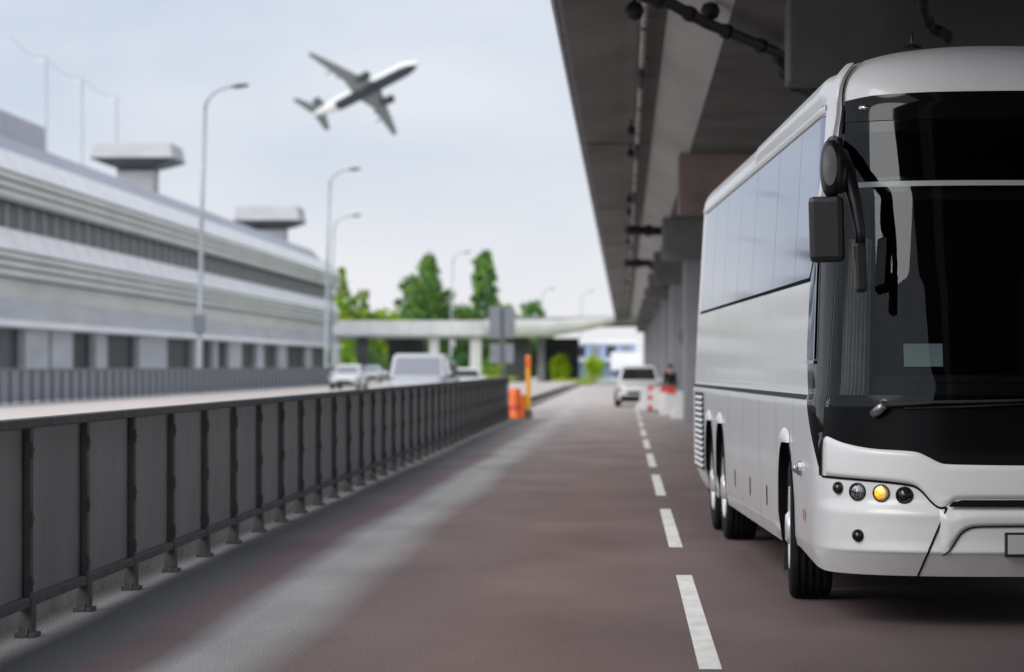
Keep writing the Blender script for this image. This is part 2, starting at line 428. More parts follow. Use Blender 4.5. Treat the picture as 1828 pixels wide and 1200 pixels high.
def half(z):
    w = ltab(WF, z)
    if z > 3.3: w *= max(0, 1-min(1, (z-3.3)/(ZT-3.3))**3)**(1/2.6)
    return w
def frontset(z):
    if z > 3.35: return .5+.95*(1-max(0, 1-min(1, (z-3.35)/(ZT-3.35))**2.2)**(1/2.2))
    return ltab(YF, z)
def S(u, z, off=0, side=-1):
    if off:
        e = .004
        p = S(u, z, 0, side); a = S(u+e, z, 0, side)-p; c = S(u, z+e, 0, side)-p
        n = a.cross(c).normalized()
        # outward: away from the coach axis
        ref = Vector((p.x, p.y-3 if p.y < 3 else 0, 0))
        if n.dot(ref) < 0: n = -n
        return p + n*off
    sg = side if u >= 0 else -side
    fx, fy = outline(abs(u))
    return Vector((sg*half(z)*fx, fy+frontset(z)*max(0, 1-fy/3), z))
def Sn(u, z, side=-1):
    return (S(u, z, .01, side)-S(u, z, 0, side)).normalized()
uL = smooth_tab([(.946,1.43),(1.158,1.60),(1.483,1.93),(1.70,2.06),(2.0,2.06),(2.25,1.98),(2.44,1.69),(2.95,1.385),(3.227,1.32),(3.36,1.29)])
uW = [(.9,1.425),(1.192,1.40),(1.434,1.36),(1.70,1.345),(2.0,1.328),(2.39,1.294),(2.8,1.285),(3.17,1.277),(3.40,1.262)]
noseT = smooth_tab([(-.01,1.035),(.474,1.042),(.56,1.058),(.64,1.098),(.72,1.122),(.972,1.136),(1.182,1.168),(1.348,1.208),(1.40,1.192)])
noseB = smooth_tab([(0,.816),(.407,.815),(.47,.803),(.514,.768),(.576,.772),(.667,.872),(.755,.908),(1.053,.933),(1.43,.946)])
winF = smooth_tab([(2.237,2.20),(2.30,2.04),(2.449,1.85),(2.851,1.63),(3.107,1.51),(3.25,1.44),(3.325,1.455)])
wstop = [(0,3.425),(.6,3.42),(1.0,3.41),(1.262,3.385),(1.4,3.37)]
UEND = 14.53
LEN = DN + UEND-AA
FW, RW1, RW2 = 3.52, 10.28, 11.86     # wheel centres in u
def wy(u): return DN+u-AA
def zlo(u):
    z = .33
    if 1.45 < u < 3.2: z = .33+.08*min(1, (u-1.45)/1.3)
    elif u >= 3.2: z = .36
    if u > 12.6: z = .36+(u-12.6)*.13
    for c, r in ((FW,.575),(RW1,.575),(RW2,.575)):
        d = abs(u-c)
        if d < r:
            z = max(z, .50+.62*(1-(d/r)**3.2)**(1/2.2))
    return z
bus = empty('coach', (RV.x*3.234-math.sin(psi)*17.5, RV.y*3.234+math.cos(psi)*17.5, 0), psi-math.atan(24/5000),
    'large white coach with black windscreen and one amber headlamp lit, under the elevated road', 'coach')
def part(name, mb, m, parent=None, **k): return mb.build(name, m, parent or bus, **k)

# u samples of the shell, dense at the arches
us_front = [1.40*i/34 for i in range(35)]
us_side = [1.40+(2.9-1.40)*i/16 for i in range(17)]
def dense(a, b, n): return [a+(b-a)*i/n for i in range(1, n+1)]
def arch_s(c, r=.575):
    return sorted([c+s*r*(1-(1-t/12)**2.2) if False else c+s*r*math.sin(t/14*math.pi/2) for t in range(1, 15) for s in (-1, 1)]+[c]+[c-r-.004, c+r+.004])
us_side = sorted(set(round(x, 4) for x in us_side[:-1] + arch_s(FW) + dense(4.3, 9.6, 16) + arch_s(RW1) + arch_s(RW2) + [13.0,13.5,14.0,14.3,UEND] ))
shell = MB()
ZR = [.33,.36,.40,.44,.47,.475,.487,.496,.505,.53,.57,.61,.66,.70,.715,.735,.755,.775,.80,.815,.83,.86]
ZR2 = [k/9 for k in range(1, 10)]
def zrow(j, zl, zt):
    if j < len(ZR): z = ZR[j]; 
    else: z = ZR[-1]+(zt-ZR[-1])*ZR2[j-len(ZR)]
    if zl > .33001:
        if zl < .6: z = zl+(z-.33)*(zt-zl)/(zt-.33) if zl > .45 else (zl+(ZR[5]-zl)*j/5 if j < 5 else z)
        else: z = zl+(z-.33)*(zt-zl)/(zt-.33)
    return z
zz = lambda a, b, n: [a+(b-a)*i/n for i in range(n+1)]
for sd_ in (-1, 1):
    # lower front, up to the windscreen's lower edge
    nv = len(ZR)+len(ZR2)-1
    shell.grid(lambda i, j: S(us_front[i], zrow(j, .33, ltab(noseT, us_front[i])-.002), 0, sd_), len(us_front), nv+1, smooth=True)
    shell.grid(lambda i, j: S(us_side[i], zrow(j, zlo(us_side[i]), 1.19), 0, sd_), len(us_side), nv+1)
    zs = zz(1.19, 1.46, 6)[:-1] + zz(1.46, 3.3, 24) + [3.33,3.36,3.385]
    def up(i, j):
        u = us_side[i]; z = zs[j]
        du = (ltab(uW, z)-.03-1.40)*max(0, 1-(u-1.40)/.9)
        return S(u+du, z, 0, sd_)
    shell.grid(up, len(us_side), len(zs))
    us_roof = us_front[:-1]+us_side
    zr = [1-math.cos(k/16*math.pi/2) for k in range(17)]
    def roof(i, j):
        u = us_roof[i]; z0 = ltab(wstop, u) if u < 1.4 else 3.37; z0 = min(z0, 3.425)
        t = math.sin(j/18*math.pi/2)
        return S(u, z0+(ZT-.0001-z0)*t, 0, sd_)
    shell.grid(roof, len(us_roof), 19)
# rear wall
zs2 = zz(.62, 3.37, 20)+[3.45,3.55,3.63,3.70,3.76,3.80,ZT-.0001]
shell.grid(lambda i, j: Vector((half(zs2[j])*(-1+2*i/10), LEN+.10*(1-(2*i/10-1)**2), zs2[j])), 11, len(zs2))
body = part('body', shell, M['white'], weld=.0008)
# underside and wheel wells
b = MB()
b.box(-.95, .95, .35, 1.9, .40, .62); b.box(-1.19,1.19, 3.35, 8.7, .42, .7); b.box(-1.19,1.19,11.7,LEN-.1,.55,.9)
b.box(-.75,.75,1.9,3.35,.62,1.0); b.box(-.75,.75,8.7,11.7,.62,1.0)
b.box(-1.2,1.2,1.9,3.35,1.16,1.2); b.box(-1.2,1.2,8.7,11.7,1.16,1.2)
b.box(-.9,.9,2.45,2.6,.42,.58); b.box(-.9,.9,9.3,9.5,.40,.62); b.box(-.9,.9,10.9,11.1,.40,.62)
for sd_ in (-1, 1):
    b.box(sd_*1.17-.01, sd_*1.17+.01, 1.5, 1.95, .42, 1.2)
part('chassis', b, M['under'])
# wheel arches: dark lining hugging the opening, white eyebrow over it
for c in (FW, RW1, RW2):
    for sd_ in (-1, 1):
        b = MB()
        pts = []
        for k in range(25):
            a = -1+2*k/24
            u = c+.575*math.sin(a*math.pi/2); z = max(.36, zlo(min(max(u, c-.573), c+.573)))
            pts.append((u, z))
        pts = [(c-.577,.36)]+pts+[(c+.577,.36)]
        b.grid(lambda i, j: S(pts[i][0], pts[i][1], .012-.40*(j/3), sd_)+Vector((0,0,0)), len(pts), 4)
        part('wheel_arch', b, M['seam'])
        b = MB()   # eyebrow flare
        def brow(i, j):
            a = math.pi*i/20; t = j/8
            u = c+.36*math.cos(a)*(.25+.75*t) if False else c-.34*math.cos(a)
            h = .10*math.sin(a)**.5
            z = 1.115+h*t
            return S(u, z, .004+.034*math.sin(min(1, 1-t)*math.pi/2)*math.sin(a)**.7, sd_)
        b.grid(brow, 21, 9)
        part('arch_flare', b, M['white'])
# wheels
def make_wheel(x, y, face, steer=0):
    Mx = Matrix.Translation((x, y, .5)) @ Matrix.Rotation(steer, 4, 'Z') @ Matrix.Scale(face, 4, (1,0,0))
    t = MB()
    prof = [(.30,.13),(.36,.145),(.44,.150),(.478,.142),(.494,.125),(.498,.10)]
    for gx in (.075,.025,-.025,-.075):
        prof += [(.499,gx+.018),(.486,gx+.012),(.486,gx-.012),(.499,gx-.018)] if gx else []
    prof += [(.498,-.10),(.494,-.125),(.478,-.142),(.44,-.150),(.36,-.145),(.30,-.13)]
    t.lathe(prof, 64, M=Mx, axis='X')
    wv = part('tyre', t, M['tyre'])
    r = MB()
    r.lathe([(.302,.135),(.29,.150),(.275,.146),(.262,.10),(.24,.055),(.15,.05),(.125,.06),(.12,.15),(.09,.175),(.001,.178)], 48, M=Mx, axis='X')
    for k in range(10):
        a = k/10*2*math.pi
        r.lathe([(.018,.05),(.018,.085),(.010,.092),(.0005,.092)], 8, M=Mx @ Matrix.Translation((0, .20*math.cos(a), .20*math.sin(a))), axis='X')
    r.lathe([(.302,-.13),(.15,-.12),(.001,-.12)], 32, M=Mx, axis='X')
    return wv, r
def wheel(x, u, face, steer=0):
    e = bpy.data.objects.new('wheel', None); COL.objects.link(e); e.parent = bus
    t, r = make_wheel(x, wy(u), face, steer); t.parent = e
    r.build('rim', M['alu'], e)
wheel(-1.115, FW-.05, -1, R_(-4)); wheel(1.09, FW-.03, 1, R_(-3))
for c in (RW1, RW2):
    wheel(-1.10, c, -1); wheel(1.10, c, 1)
for sd_ in (-1, 1):
    b = MB(); b.bbox(sd_*1.08-.15, sd_*1.08+.15, 3.33, 3.345, .14, .5, .004); part('mudflap', b, M['rubber'])
    b = MB(); b.bbox(sd_*1.06-.17, sd_*1.06+.17, 11.55, 11.565, .17, .6, .004); part('mudflap', b, M['rubber'])

# ---- seam lines (shut lines) as thin dark strips
def strip(mb, pts, w, off, side):
    n = len(pts)
    P = [S(u, z, off, side) for u, z in pts]
    Nn = [Sn(u, z, side) for u, z in pts]
    L_ = []
    for i in range(n):
        t = (P[min(n-1, i+1)]-P[max(0, i-1)]).normalized(); s = t.cross(Nn[i]).normalized()*w/2
        L_.append((P[i]-s, P[i]+s))
    mb.grid(lambda i, j: L_[j][i], 2, n, smooth=False)
def sub(pts, m=12):
    out = []
    for p, q in zip(pts, pts[1:]):
        for k in range(m): out.append((p[0]+(q[0]-p[0])*k/m, p[1]+(q[1]-p[1])*k/m))
    out.append(pts[-1]); return out
sm = MB(); tr = MB()
for sd_ in (-1, 1):
    strip(sm, [(u, ltab(noseB, u)) for u in [.514+(1.43-.514)*k/50 for k in range(51)]], .013, .006, sd_)
    strip(sm, sub([(.514,.766),(.605,.553),(.70,.333)]), .013, .006, sd_)
    strip(sm, [(1.43,.946)]+[(v, z) for z, v in uL[1:34]], .012, .006, sd_)
    strip(tr, sub([(2.05,1.447),(UEND,1.447)], 60), .034, .004, sd_)
    strip(sm, sub([(2.0,2.236),(UEND-.4,2.236)], 60), .022, .004, sd_)
    for u in (4.25,5.75,7.45,9.15): strip(sm, sub([(u,.37),(u,1.42)], 14), .008, .004, sd_)
    strip(sm, sub([(12.4,.5),(12.4,1.40)], 14), .008, .004, sd_)
    strip(sm, sub([(2.9,1.10),(2.9,1.42)], 6), .006, .004, sd_)
    strip(sm, sub([(1.277,3.17),(1.27,3.30),(1.278,3.40),(1.285,3.46),(1.295,3.55),(1.31,3.66)], 6), .018, .014, sd_)
    for u in (3.1, 5.6, 8.2, 10.9): strip(sm, sub([(u,3.345),(u,3.39)], 4), .008, .004, sd_)
part('panel_gap', sm, M['seam'], normals=False); part('side_trim', tr, M['rubber'], normals=False)

# ---- nose panel relief: raised skin between noseB and noseT
for sd_ in (0,):
    b = MB()
    U = [-1.37+2.74*i/110 for i in range(111)]
    def nose(i, j):
        u = U[i]; a = abs(u); z0 = ltab(noseB, a)+.008; z1 = ltab(noseT, min(a, 1.398))-.004
        t = j/14
        e = min(1, t/.10, (1-t)/.10, (1.37-a)/.035) if a < 1.37 else 0
        o = .005+.022*math.sin(max(0, e)*math.pi/2)
        return S(u, z0+(z1-z0)*t, o)
    b.grid(nose, len(U), 15)
    part('nose_panel', b, M['white'])
# grille slot
b = MB()
U = [-.50+1.0*i/60 for i in range(61)]
def slot(i, j):
    u = U[i]; a = abs(u); zt = .760+.052*max(0, min(1, (.50-a)/.08))**.6; 
    return S(u, .757+(zt-.757)*j, .028)
b.grid(slot, len(U), 2)
part('grille_slot', b, M['seam'], normals=False)
# bumper relief: corner section and centre section (stepped recess)
b = MB()
recL = smooth_tab([(.545,.475),(.50,.500),(.455,.570),(.425,.610),(.385,.636),(.33,.649),(.2,.652),(0,.653)])
strip(b, [(u, z) for u, z in recL], .009, .010, -1); strip(b, [(u, z) for u, z in recL], .009, .010, 1)
part('bumper_crease', b, M['seam'], normals=False)
b = MB()
U = [-.56+1.12*i/80 for i in range(81)]
rz = sorted((u, z) for u, z in recL)
def lipf(i, j):
    u = U[i]; a = abs(u); z0 = ltab(rz, a)+.006 if a < .545 else .48; z1 = .752
    t = j/8; e = min(1, t/.15, (1-t)/.3, (.56-a)/.05)
    return S(u, z0+(z1-z0)*t, .003+.024*max(0, e))
b.grid(lipf, 81, 9); part('bumper_lip', b, M['white'])

# ---- glazing of the front
def wpatch(name, m, zf0, zf1, off, nu=70, nv=20, shrink=0):
    b = MB()
    def fn(i, j):
        k = -1+2*i/(nu-1); z = .0
        um = 1.30
        for _ in range(3):
            a = abs(k)*um; z0 = zf0(a); z1 = zf1(a); z = z0+(z1-z0)*j/(nv-1); um = ltab(uW, z)-shrink
        return S(k*um, z, off)
    b.grid(fn, nu, nv)
    return part(name, b, m)
ws = wpatch('windscreen', M['windshield'], lambda a: 1.40, lambda a: 2.805, .006, 90, 40)
ws2 = wpatch('upper_windscreen', M['windshield'], lambda a: 2.84, lambda a: 3.235, .006, 90, 12)
wpatch('screen_gasket', M['gasket'], lambda a: 2.805, lambda a: 2.84, .004, 90, 2)
wpatch('header_panel', M['black_gloss'], lambda a: 3.242, lambda a: ltab(wstop, a), .008, 90, 8)
wpatch('cowl_panel', M['cowl'], lambda a: ltab(noseT, a)-.004, lambda a: 1.395, .006, 110, 8)
# frit border behind the glass
b = MB()
for sd_ in (-1, 1):
    zs3 = zz(1.40, 3.235, 30)
    b.grid(lambda i, j: S(ltab(uW, zs3[j])-.05*i, zs3[j], .001, sd_), 2, len(zs3))
U = [-1.3+2.6*i/60 for i in range(61)]
for za, zb_ in ((1.39,1.47),(2.77,2.87),(3.17,3.245)):
    b.grid(lambda i, j: S(U[i], za+(zb_-za)*j/2, .001), 61, 3)
part('frit_border', b, M['frit'], normals=False)
# black side pillars sweeping into the door glass
for sd_ in (-1, 1):
    b = MB()
    zs3 = zz(.95, 3.36, 60)
    b.grid(lambda i, j: S(ltab(uW, zs3[j])+.003+(ltab(uL, zs3[j])-ltab(uW, zs3[j])-.003)*i/8, zs3[j], .008+(.02 if zs3[j] < 1.19 and i < 2 else 0), sd_), 9, len(zs3))
    pl = part('corner_pillar', b, M['black_gloss'])
    b = MB(); zs4 = zz(1.70, 2.34, 16)
    def dg(i, j):
        z = zs4[j]; u0 = 1.62; u1 = ltab(uL, z)-.06
        return S(u0+(u1-u0)*i/6, z, .018, sd_)
    b.grid(dg, 7, 17); part('door_window', b, M['glass_side'])
    b = MB(); strip(b, sub([(1.60,1.68),(2.02,1.68)], 6), .022, .022, sd_); strip(b, sub([(1.60,1.69),(1.60,2.42)], 12), .022, .022, sd_)
    part('door_frame', b, M['gasket'], normals=False)
# white hoop standing proud behind the windscreen + roof side fairing
for sd_ in (-1, 1):
    b = MB()
    H = smooth_tab([(2.50,1.66),(2.75,1.53),(3.0,1.42),(3.2,1.345),(3.36,1.31),(3.48,1.305),(3.58,1.315),(3.63,1.34)], 5)
    wd = lambda z: .06+.15*min(1, max(0, (z-2.5)/.75))
    prof_ = [(0,-.02),(.0,.020),(.06,.026),(.5,.024),(.97,.004),(1,-.015)]
    def ho(i, j):
        z, u = H[j]; a, o = prof_[i]
        p = S(u+.005+wd(z)*a, z, o+.012, sd_)
        return p
    b.grid(ho, 6, len(H), smooth=False); part('pillar_hoop', b, M['white'])
    b = MB()
    def fa(i, j):
        t = j/44; u = 1.47+(7.6-1.47)*t; a = i/10
        zt = 3.60-.07*t; z = 3.39+(zt-3.39)*a
        e = min(1, a/.35, (1-a)/.25, (1-t)/.06, t/.01+.3)
        return S(u, z, .004+.034*max(0, e), sd_)
    b.grid(fa, 11, 45); part('roof_fairing', b, M['white'])
# side windows (black tinted glass, one pane each)
edges = [None, 3.29, 5.09, 7.15, 8.82, 10.53, 12.2, 13.95]
for sd_ in (-1, 1):
    b = MB()
    zs3 = zz(2.245, 3.318, 24)
    b.grid(lambda i, j: S(ltab(winF, zs3[j])-.02+(14.0-ltab(winF, zs3[j]))*i/60, zs3[j], .003, sd_), 61, 25)
    part('window_seal', b, M['rubber'])
    for k in range(7):
        b = MB(); g = .007
        def sw(i, j):
            z = zs3[j]; z = 2.25+(3.308-2.25)*j/24
            u0 = ltab(winF, z) if k == 0 else edges[k]+g
            u1 = edges[k+1]-g
            # very slight pillow so that panes do not mirror as one sheet
            o = .009
            return S(u0+(u1-u0)*i/10, z, o, sd_)
        b.grid(sw, 11, 25); part('side_window', b, M['glass_side'])
    # small pale gutter over the windows
    b = MB()
    b.grid(lambda i, j: S(1.52+(14.3-1.52)*i/60, (3.325,3.345,3.372,3.385)[j], (.004,.022,.022,.004)[j], sd_), 61, 4)
    part('roof_gutter', b, M['white'])
# side louvres at the rear, luggage handles, markers
for sd_ in (-1, 1):
    for k in range(13):
        z = .58+k*.06
        b = MB()
        u0 = 12.75; u1 = 14.15-.02*k if z > .8 else 14.15
        b.grid(lambda i, j: S(u0+(u1-u0)*i/8, z+(0,.012,.030,.042)[j], (.002,.026,.022,.002)[j], sd_), 9, 4)
        part('louvre', b, M['white'])
    b = MB()
    b.grid(lambda i, j: S(12.72+(14.18-12.72)*i/8, .56+.82*j/8, .0025, sd_), 9, 9); part('louvre_recess', b, M['lampdark'], normals=False)
    for u in (5.17, 6.79, 8.47):
        b = MB()
        b.grid(lambda i, j: S(u-.035+.07*i/2, .58+.15*j/4, .004, sd_), 3, 5); part('luggage_handle', b, M['seam'], normals=False)
    b = MB(); b.grid(lambda i, j: S(2.17+.075*i/2, .625+.075*j/2, .012, sd_), 3, 3); part('side_marker', b, M['orange'], normals=False)
    p = S(2.38,.965,0,sd_); n = Sn(2.38,.965,sd_); q = n.to_track_quat('Z','Y').to_matrix().to_4x4()
    b = MB(); b.lathe([(.052,-.005),(.052,.02),(.045,.03),(.040,.022),(.030,.05),(.018,.062),(.001,.066)], 20, M=Matrix.Translation(p)@q); part('side_repeater', b, M['refl'])
    # model lettering panel beside the first window
    b = MB()
    for q0, dz0 in ((2.27,0),(2.33,0),(2.395,0)):
        strip(b, sub([(q0,2.275),(q0,2.325)], 2), .008, .003, sd_); strip(b, sub([(q0,2.325),(q0+.04,2.325)], 2), .008, .003, sd_)
        strip(b, sub([(q0+.04,2.325),(q0+.04,2.275)], 2), .008, .003, sd_); strip(b, sub([(q0,2.30),(q0+.04,2.30)], 2), .007, .003, sd_)
    part('model_lettering', b, M['rubber'], normals=False)

# ---- lamps
def lamp(name, u, z, r, side, kind):
    p = S(u, z, .004, side); n = Sn(u, z, side)
    n = (n+Vector((0,-.35,0))).normalized()
    q = Matrix.Translation(p) @ n.to_track_quat('Z','Y').to_matrix().to_4x4()
    b = MB(); b.lathe([(r*1.16,-.03),(r*1.16,.006),(r*1.08,.014),(r,.010),(r*.97,-.02)], 36, M=q)
    h = part(name, b, M['blackp'])
    b = MB()
    if kind == 'clear': prof = [(r*.97,-.002),(r*.86,-.004),(r*.8,.004),(r*.60,.0),(r*.56,.008),(r*.32,.006),(r*.30,.016),(.0005,.018)]
    elif kind == 'dark': prof = [(r*.97,-.002),(r*.7,.0),(r*.6,.010),(r*.3,.018),(.0005,.02)]
    else: prof = [(r*.97,-.004),(r*.6,-.002),(.0005,.0)]
    b.lathe(prof, 36, M=q)
    b.build('reflector', {'clear': M['refl'], 'dark': M['lampdark'], 'lit': M['lit']}[kind], h)
    b = MB(); b.lathe([(r*.98,.008),(r*.8,.022),(r*.45,.030),(.0005,.033)], 36, M=q)
    b.build('lens', M['lens'], h)
def lit_mat():
    m = mat('amber_lamp', (.9,.5,.05), .3); nt = m.node_tree; N = nt.nodes; L = nt.links; b = N['Principled BSDF']
    tc = N.new('ShaderNodeTexCoord'); v = N.new('ShaderNodeTexVoronoi'); v.inputs['Scale'].default_value = 55
    L.new(tc.outputs['Object'], v.inputs['Vector'])
    sp = N.new('ShaderNodeSeparateXYZ'); L.new(tc.outputs['Object'], sp.inputs[0])
    mr = N.new('ShaderNodeMapRange'); mr.inputs['From Min'].default_value = .80; mr.inputs['From Max'].default_value = .885
    L.new(sp.outputs['Z'], mr.inputs['Value'])
    ad = N.new('ShaderNodeMath'); ad.operation = 'MULTIPLY_ADD'; ad.inputs[1].default_value = -.65
    L.new(v.outputs['Distance'], ad.inputs[0]); L.new(mr.outputs[0], ad.inputs[2])
    r = N.new('ShaderNodeValToRGB'); L.new(ad.outputs[0], r.inputs[0])
    e = r.color_ramp.elements; e[0].position = 0; e[0].color = (.55,.22,.01,1); e[1].position = .8; e[1].color = (1,.90,.60,1)
    x = e.new(.35); x.color = (.95,.55,.04,1)
    L.new(r.outputs[0], b.inputs['Emission Color']); b.inputs['Emission Strength'].default_value = 1.25
    return m
M['lit'] = lit_mat()
for sd_ in (-1, 1):
    lamp('headlight', 1.083, .858, .050, sd_, 'clear'); lamp('headlight', .919, .853, .048, sd_, 'lit' if sd_ < 0 else 'clear')
    lamp('headlight', .77, .842, .048, sd_, 'dark'); lamp('cornering_lamp', 1.24, .878, .034, sd_, 'dark'); lamp('fog_light', 1.092, .583, .034, sd_, 'dark')
    b = MB(); p = S(1.082,3.332,.01,sd_); n = Sn(1.082,3.332,sd_); q = Matrix.Translation(p)@n.to_track_quat('Z','Y').to_matrix().to_4x4()@Matrix.Scale(1.7,4,(1,0,0))
    b.lathe([(.022,0),(.018,.012),(.001,.016)], 16, M=q); part('marker_lamp', b, M['chrome'])
# licence plate holder
b = MB(); p0 = S(0,.54,.03)
b.bbox(-.16,.36, p0.y-.012, p0.y+.03, .462,.616,.006)
pl = part('plate_holder', b, M['blackp'])
b = MB(); b.bbox(-.145,.345, p0.y-.018,p0.y-.010,.482,.602,.003); b.build('licence_plate', M['plate'], pl)
# antenna
b = MB(); ax, ay = -.575, 1.12
az = 3.775
b.lathe([(.045,0),(.04,.012),(.018,.02)], 20, M=Matrix.Translation((ax,ay,az))@Matrix.Scale(1.5,4,(1,0,0)), close=False)
b.tube([(ax,ay,az),(ax,ay,az+.05),(ax,ay+.01,az+.10)],[.014,.011,.006]); part('antenna', b, M['blackp'])
# wiper
b = MB()
def wp(x, z, o): 
    # point on the screen at local x
    u = 0
    for k in range(200):
        u = k*.01
        if outline(u)[0]*half(z) >= abs(x): break
    return S(u if x < 0 else -u, z, o)
a0 = wp(-.93,1.345,.03); a1 = wp(-.86,1.40,.075)
b.tube([a0, a0.lerp(a1,.5), a1], [.030,.032,.028], 14); wipe = part('wiper', b, M['dullmetal'])
b = MB(); b.tube([wp(-.86,1.40,.06), wp(-.55,1.42,.055), wp(-.1,1.43,.05), wp(.02,1.44,.045)], [.014,.012,.010,.008]); b.tube([wp(-.75,1.385,.03), wp(-.3,1.40,.03), wp(.1,1.42,.03)], .008); b.build('wiper_arm', M['rubber'], wipe)
b = MB(); a0 = wp(.25,1.345,.03); a1 = wp(.32,1.40,.075); b.tube([a0,a1],[.03,.028],14); w2 = part('wiper', b, M['blackp'])
b = MB(); b.tube([wp(.32,1.40,.06), wp(.7,1.42,.05), wp(1.05,1.44,.045)], .011); b.build('wiper_arm', M['blackp'], w2)
# mirrors (both sides)
for sd_ in (-1, 1):
    mir = bpy.data.objects.new('mirror', None); COL.objects.link(mir); mir.parent = bus
    s = sd_
    b = MB()
    top = S(1.40,3.12,.0,s)
    b.tube([top, (s*1.19,.42,3.02), (s*1.17,.18,2.98), (s*1.19,.02,2.9), (s*1.20,-.03,2.75)], [.05,.055,.06,.06,.05], 12)
    b.tube([(s*1.17,.16,2.99),(s*1.13,.06,2.86),(s*1.09,.0,2.68),(s*1.062,-.03,2.5),(s*1.058,-.03,2.4)], [.06,.055,.042,.032,.03], 12)
    b.build('mirror_arm', M['blackp'], mir)
    b = MB()   # upper oval
    def ov(i, j):
        a = 2*math.pi*i/24; t = j/10*math.pi
        return Vector((s*1.235+.072*math.sin(t)**.6*math.cos(a), .0+.13*math.sin(t)**.6*math.sin(a), 2.89-.18*math.cos(t)))
    b.grid(ov, 24, 11, closeu=True); hs = b.build('upper_mirror', M['blackp'], mir)
    b = MB()
    b.grid(lambda i, j: Vector((s*1.26+.045*(.2+.8*j/4)*math.cos(2*math.pi*i/20), -.125-.012*(1-j/4), 2.90+.125*(j/4)*math.sin(2*math.pi*i/20))), 20, 5, closeu=True)
    b.build('mirror_trim', M['trimgrey'], hs)
    b = MB()
    b.bbox(-.108,.108,-.07,.07,-.205,.205,.035, M=Matrix.Translation((s*1.268,-.02,2.508))@Matrix.Rotation(R_(1.5)*s,4,'Y')@Matrix.Rotation(R_(10)*s,4,'Z'))
    hs = b.build('main_mirror', M['blackp'], mir)
    b = MB(); b.box(-.09,.09,.071,.074,-.18,.18, M=Matrix.Translation((s*1.268,-.02,2.508))@Matrix.Rotation(R_(1.5)*s,4,'Y')@Matrix.Rotation(R_(10)*s,4,'Z')); b.build('mirror_glass', M['chrome'], hs)
    b = MB(); b.bbox(-.037,.037,-.05,.05,-.155,.155,.022, M=Matrix.Translation((s*1.062,-.03,2.27))@Matrix.Rotation(R_(2)*s,4,'Y'))
    b.build('small_mirror', M['blackp'], mir)
# interior
for sd_ in (-1, 1):
    b = MB(); b.grid(lambda i, j: S(1.06+.26*i/60, 1.44+1.05*j/10, -.09-.035*math.sin(i*.75)*(.6+.4*(1-j/10)), sd_), 61, 11); part('curtain', b, M['curtain'])
b = MB()
b.box(-1.1,1.1,.75,4.5,1.10,1.15); b.box(-1.12,1.12,4.4,4.5,1.15,3.3); b.box(-1.1,1.1,1.3,4.4,3.30,3.33)
b.box(-1.14,-1.12,2.1,4.5,1.15,3.2); b.box(1.12,1.14,2.1,4.5,1.15,3.2)
b.box(-.9,.9,1.05,3.5,2.76,2.86)      # sleeper / monitor shelf behind the split line
part('cabin_lining', b, M['interior'])
b = MB()
b.bbox(-1.02,1.02,.42,1.0,1.15,1.55,.06); b.bbox(.15,1.0,.50,1.02,1.5,1.72,.06); b.bbox(-1.02,.2,.50,.85,1.52,1.60,.03)
b.bbox(.25,.85,.62,.92,1.68,1.80,.05)
part('dashboard', b, M['interior'])
b = MB(); b.box(-.125,.125,-.002,.002,-.075,.075, M=Matrix.Translation((-.595,.49,1.725))@Matrix.Rotation(R_(-12),4,'X')); part('dash_card', b, M['card'])
b = MB()
Mw = Matrix.Translation((.52,1.15,1.80))@Matrix.Rotation(R_(35),4,'X')
ring = [(.22*math.cos(2*math.pi*k/32), .22*math.sin(2*math.pi*k/32), 0) for k in range(33)]
b.tube(ring, .016, 8, M=Mw, cap=False); b.lathe([(.06,-.02),(.06,.02),(.001,.03)], 20, M=Mw)
for k in range(3):
    a = math.pi/2+k*2*math.pi/3; b.tube([(.05*math.cos(a),.05*math.sin(a),0),(.21*math.cos(a),.21*math.sin(a),0)], .013, 6, M=Mw)
part('steering_wheel', b, M['blackp'])
for sx, sy in ((.52,1.75),(-.75,2.1),(-.55,3.3),(.55,3.3)):
    b = MB(); b.bbox(sx-.25,sx+.25,sy-.25,sy+.25,1.5,1.62,.05); b.bbox(sx-.24,sx+.24,sy+.2,sy+.33,1.6,2.3,.06); b.bbox(sx-.14,sx+.14,sy+.21,sy+.32,2.3,2.52,.05)
    b.bbox(sx-.15,sx+.15,sy-.15,sy+.15,1.15,1.5,.03)
    part('seat', b, M['seat'])
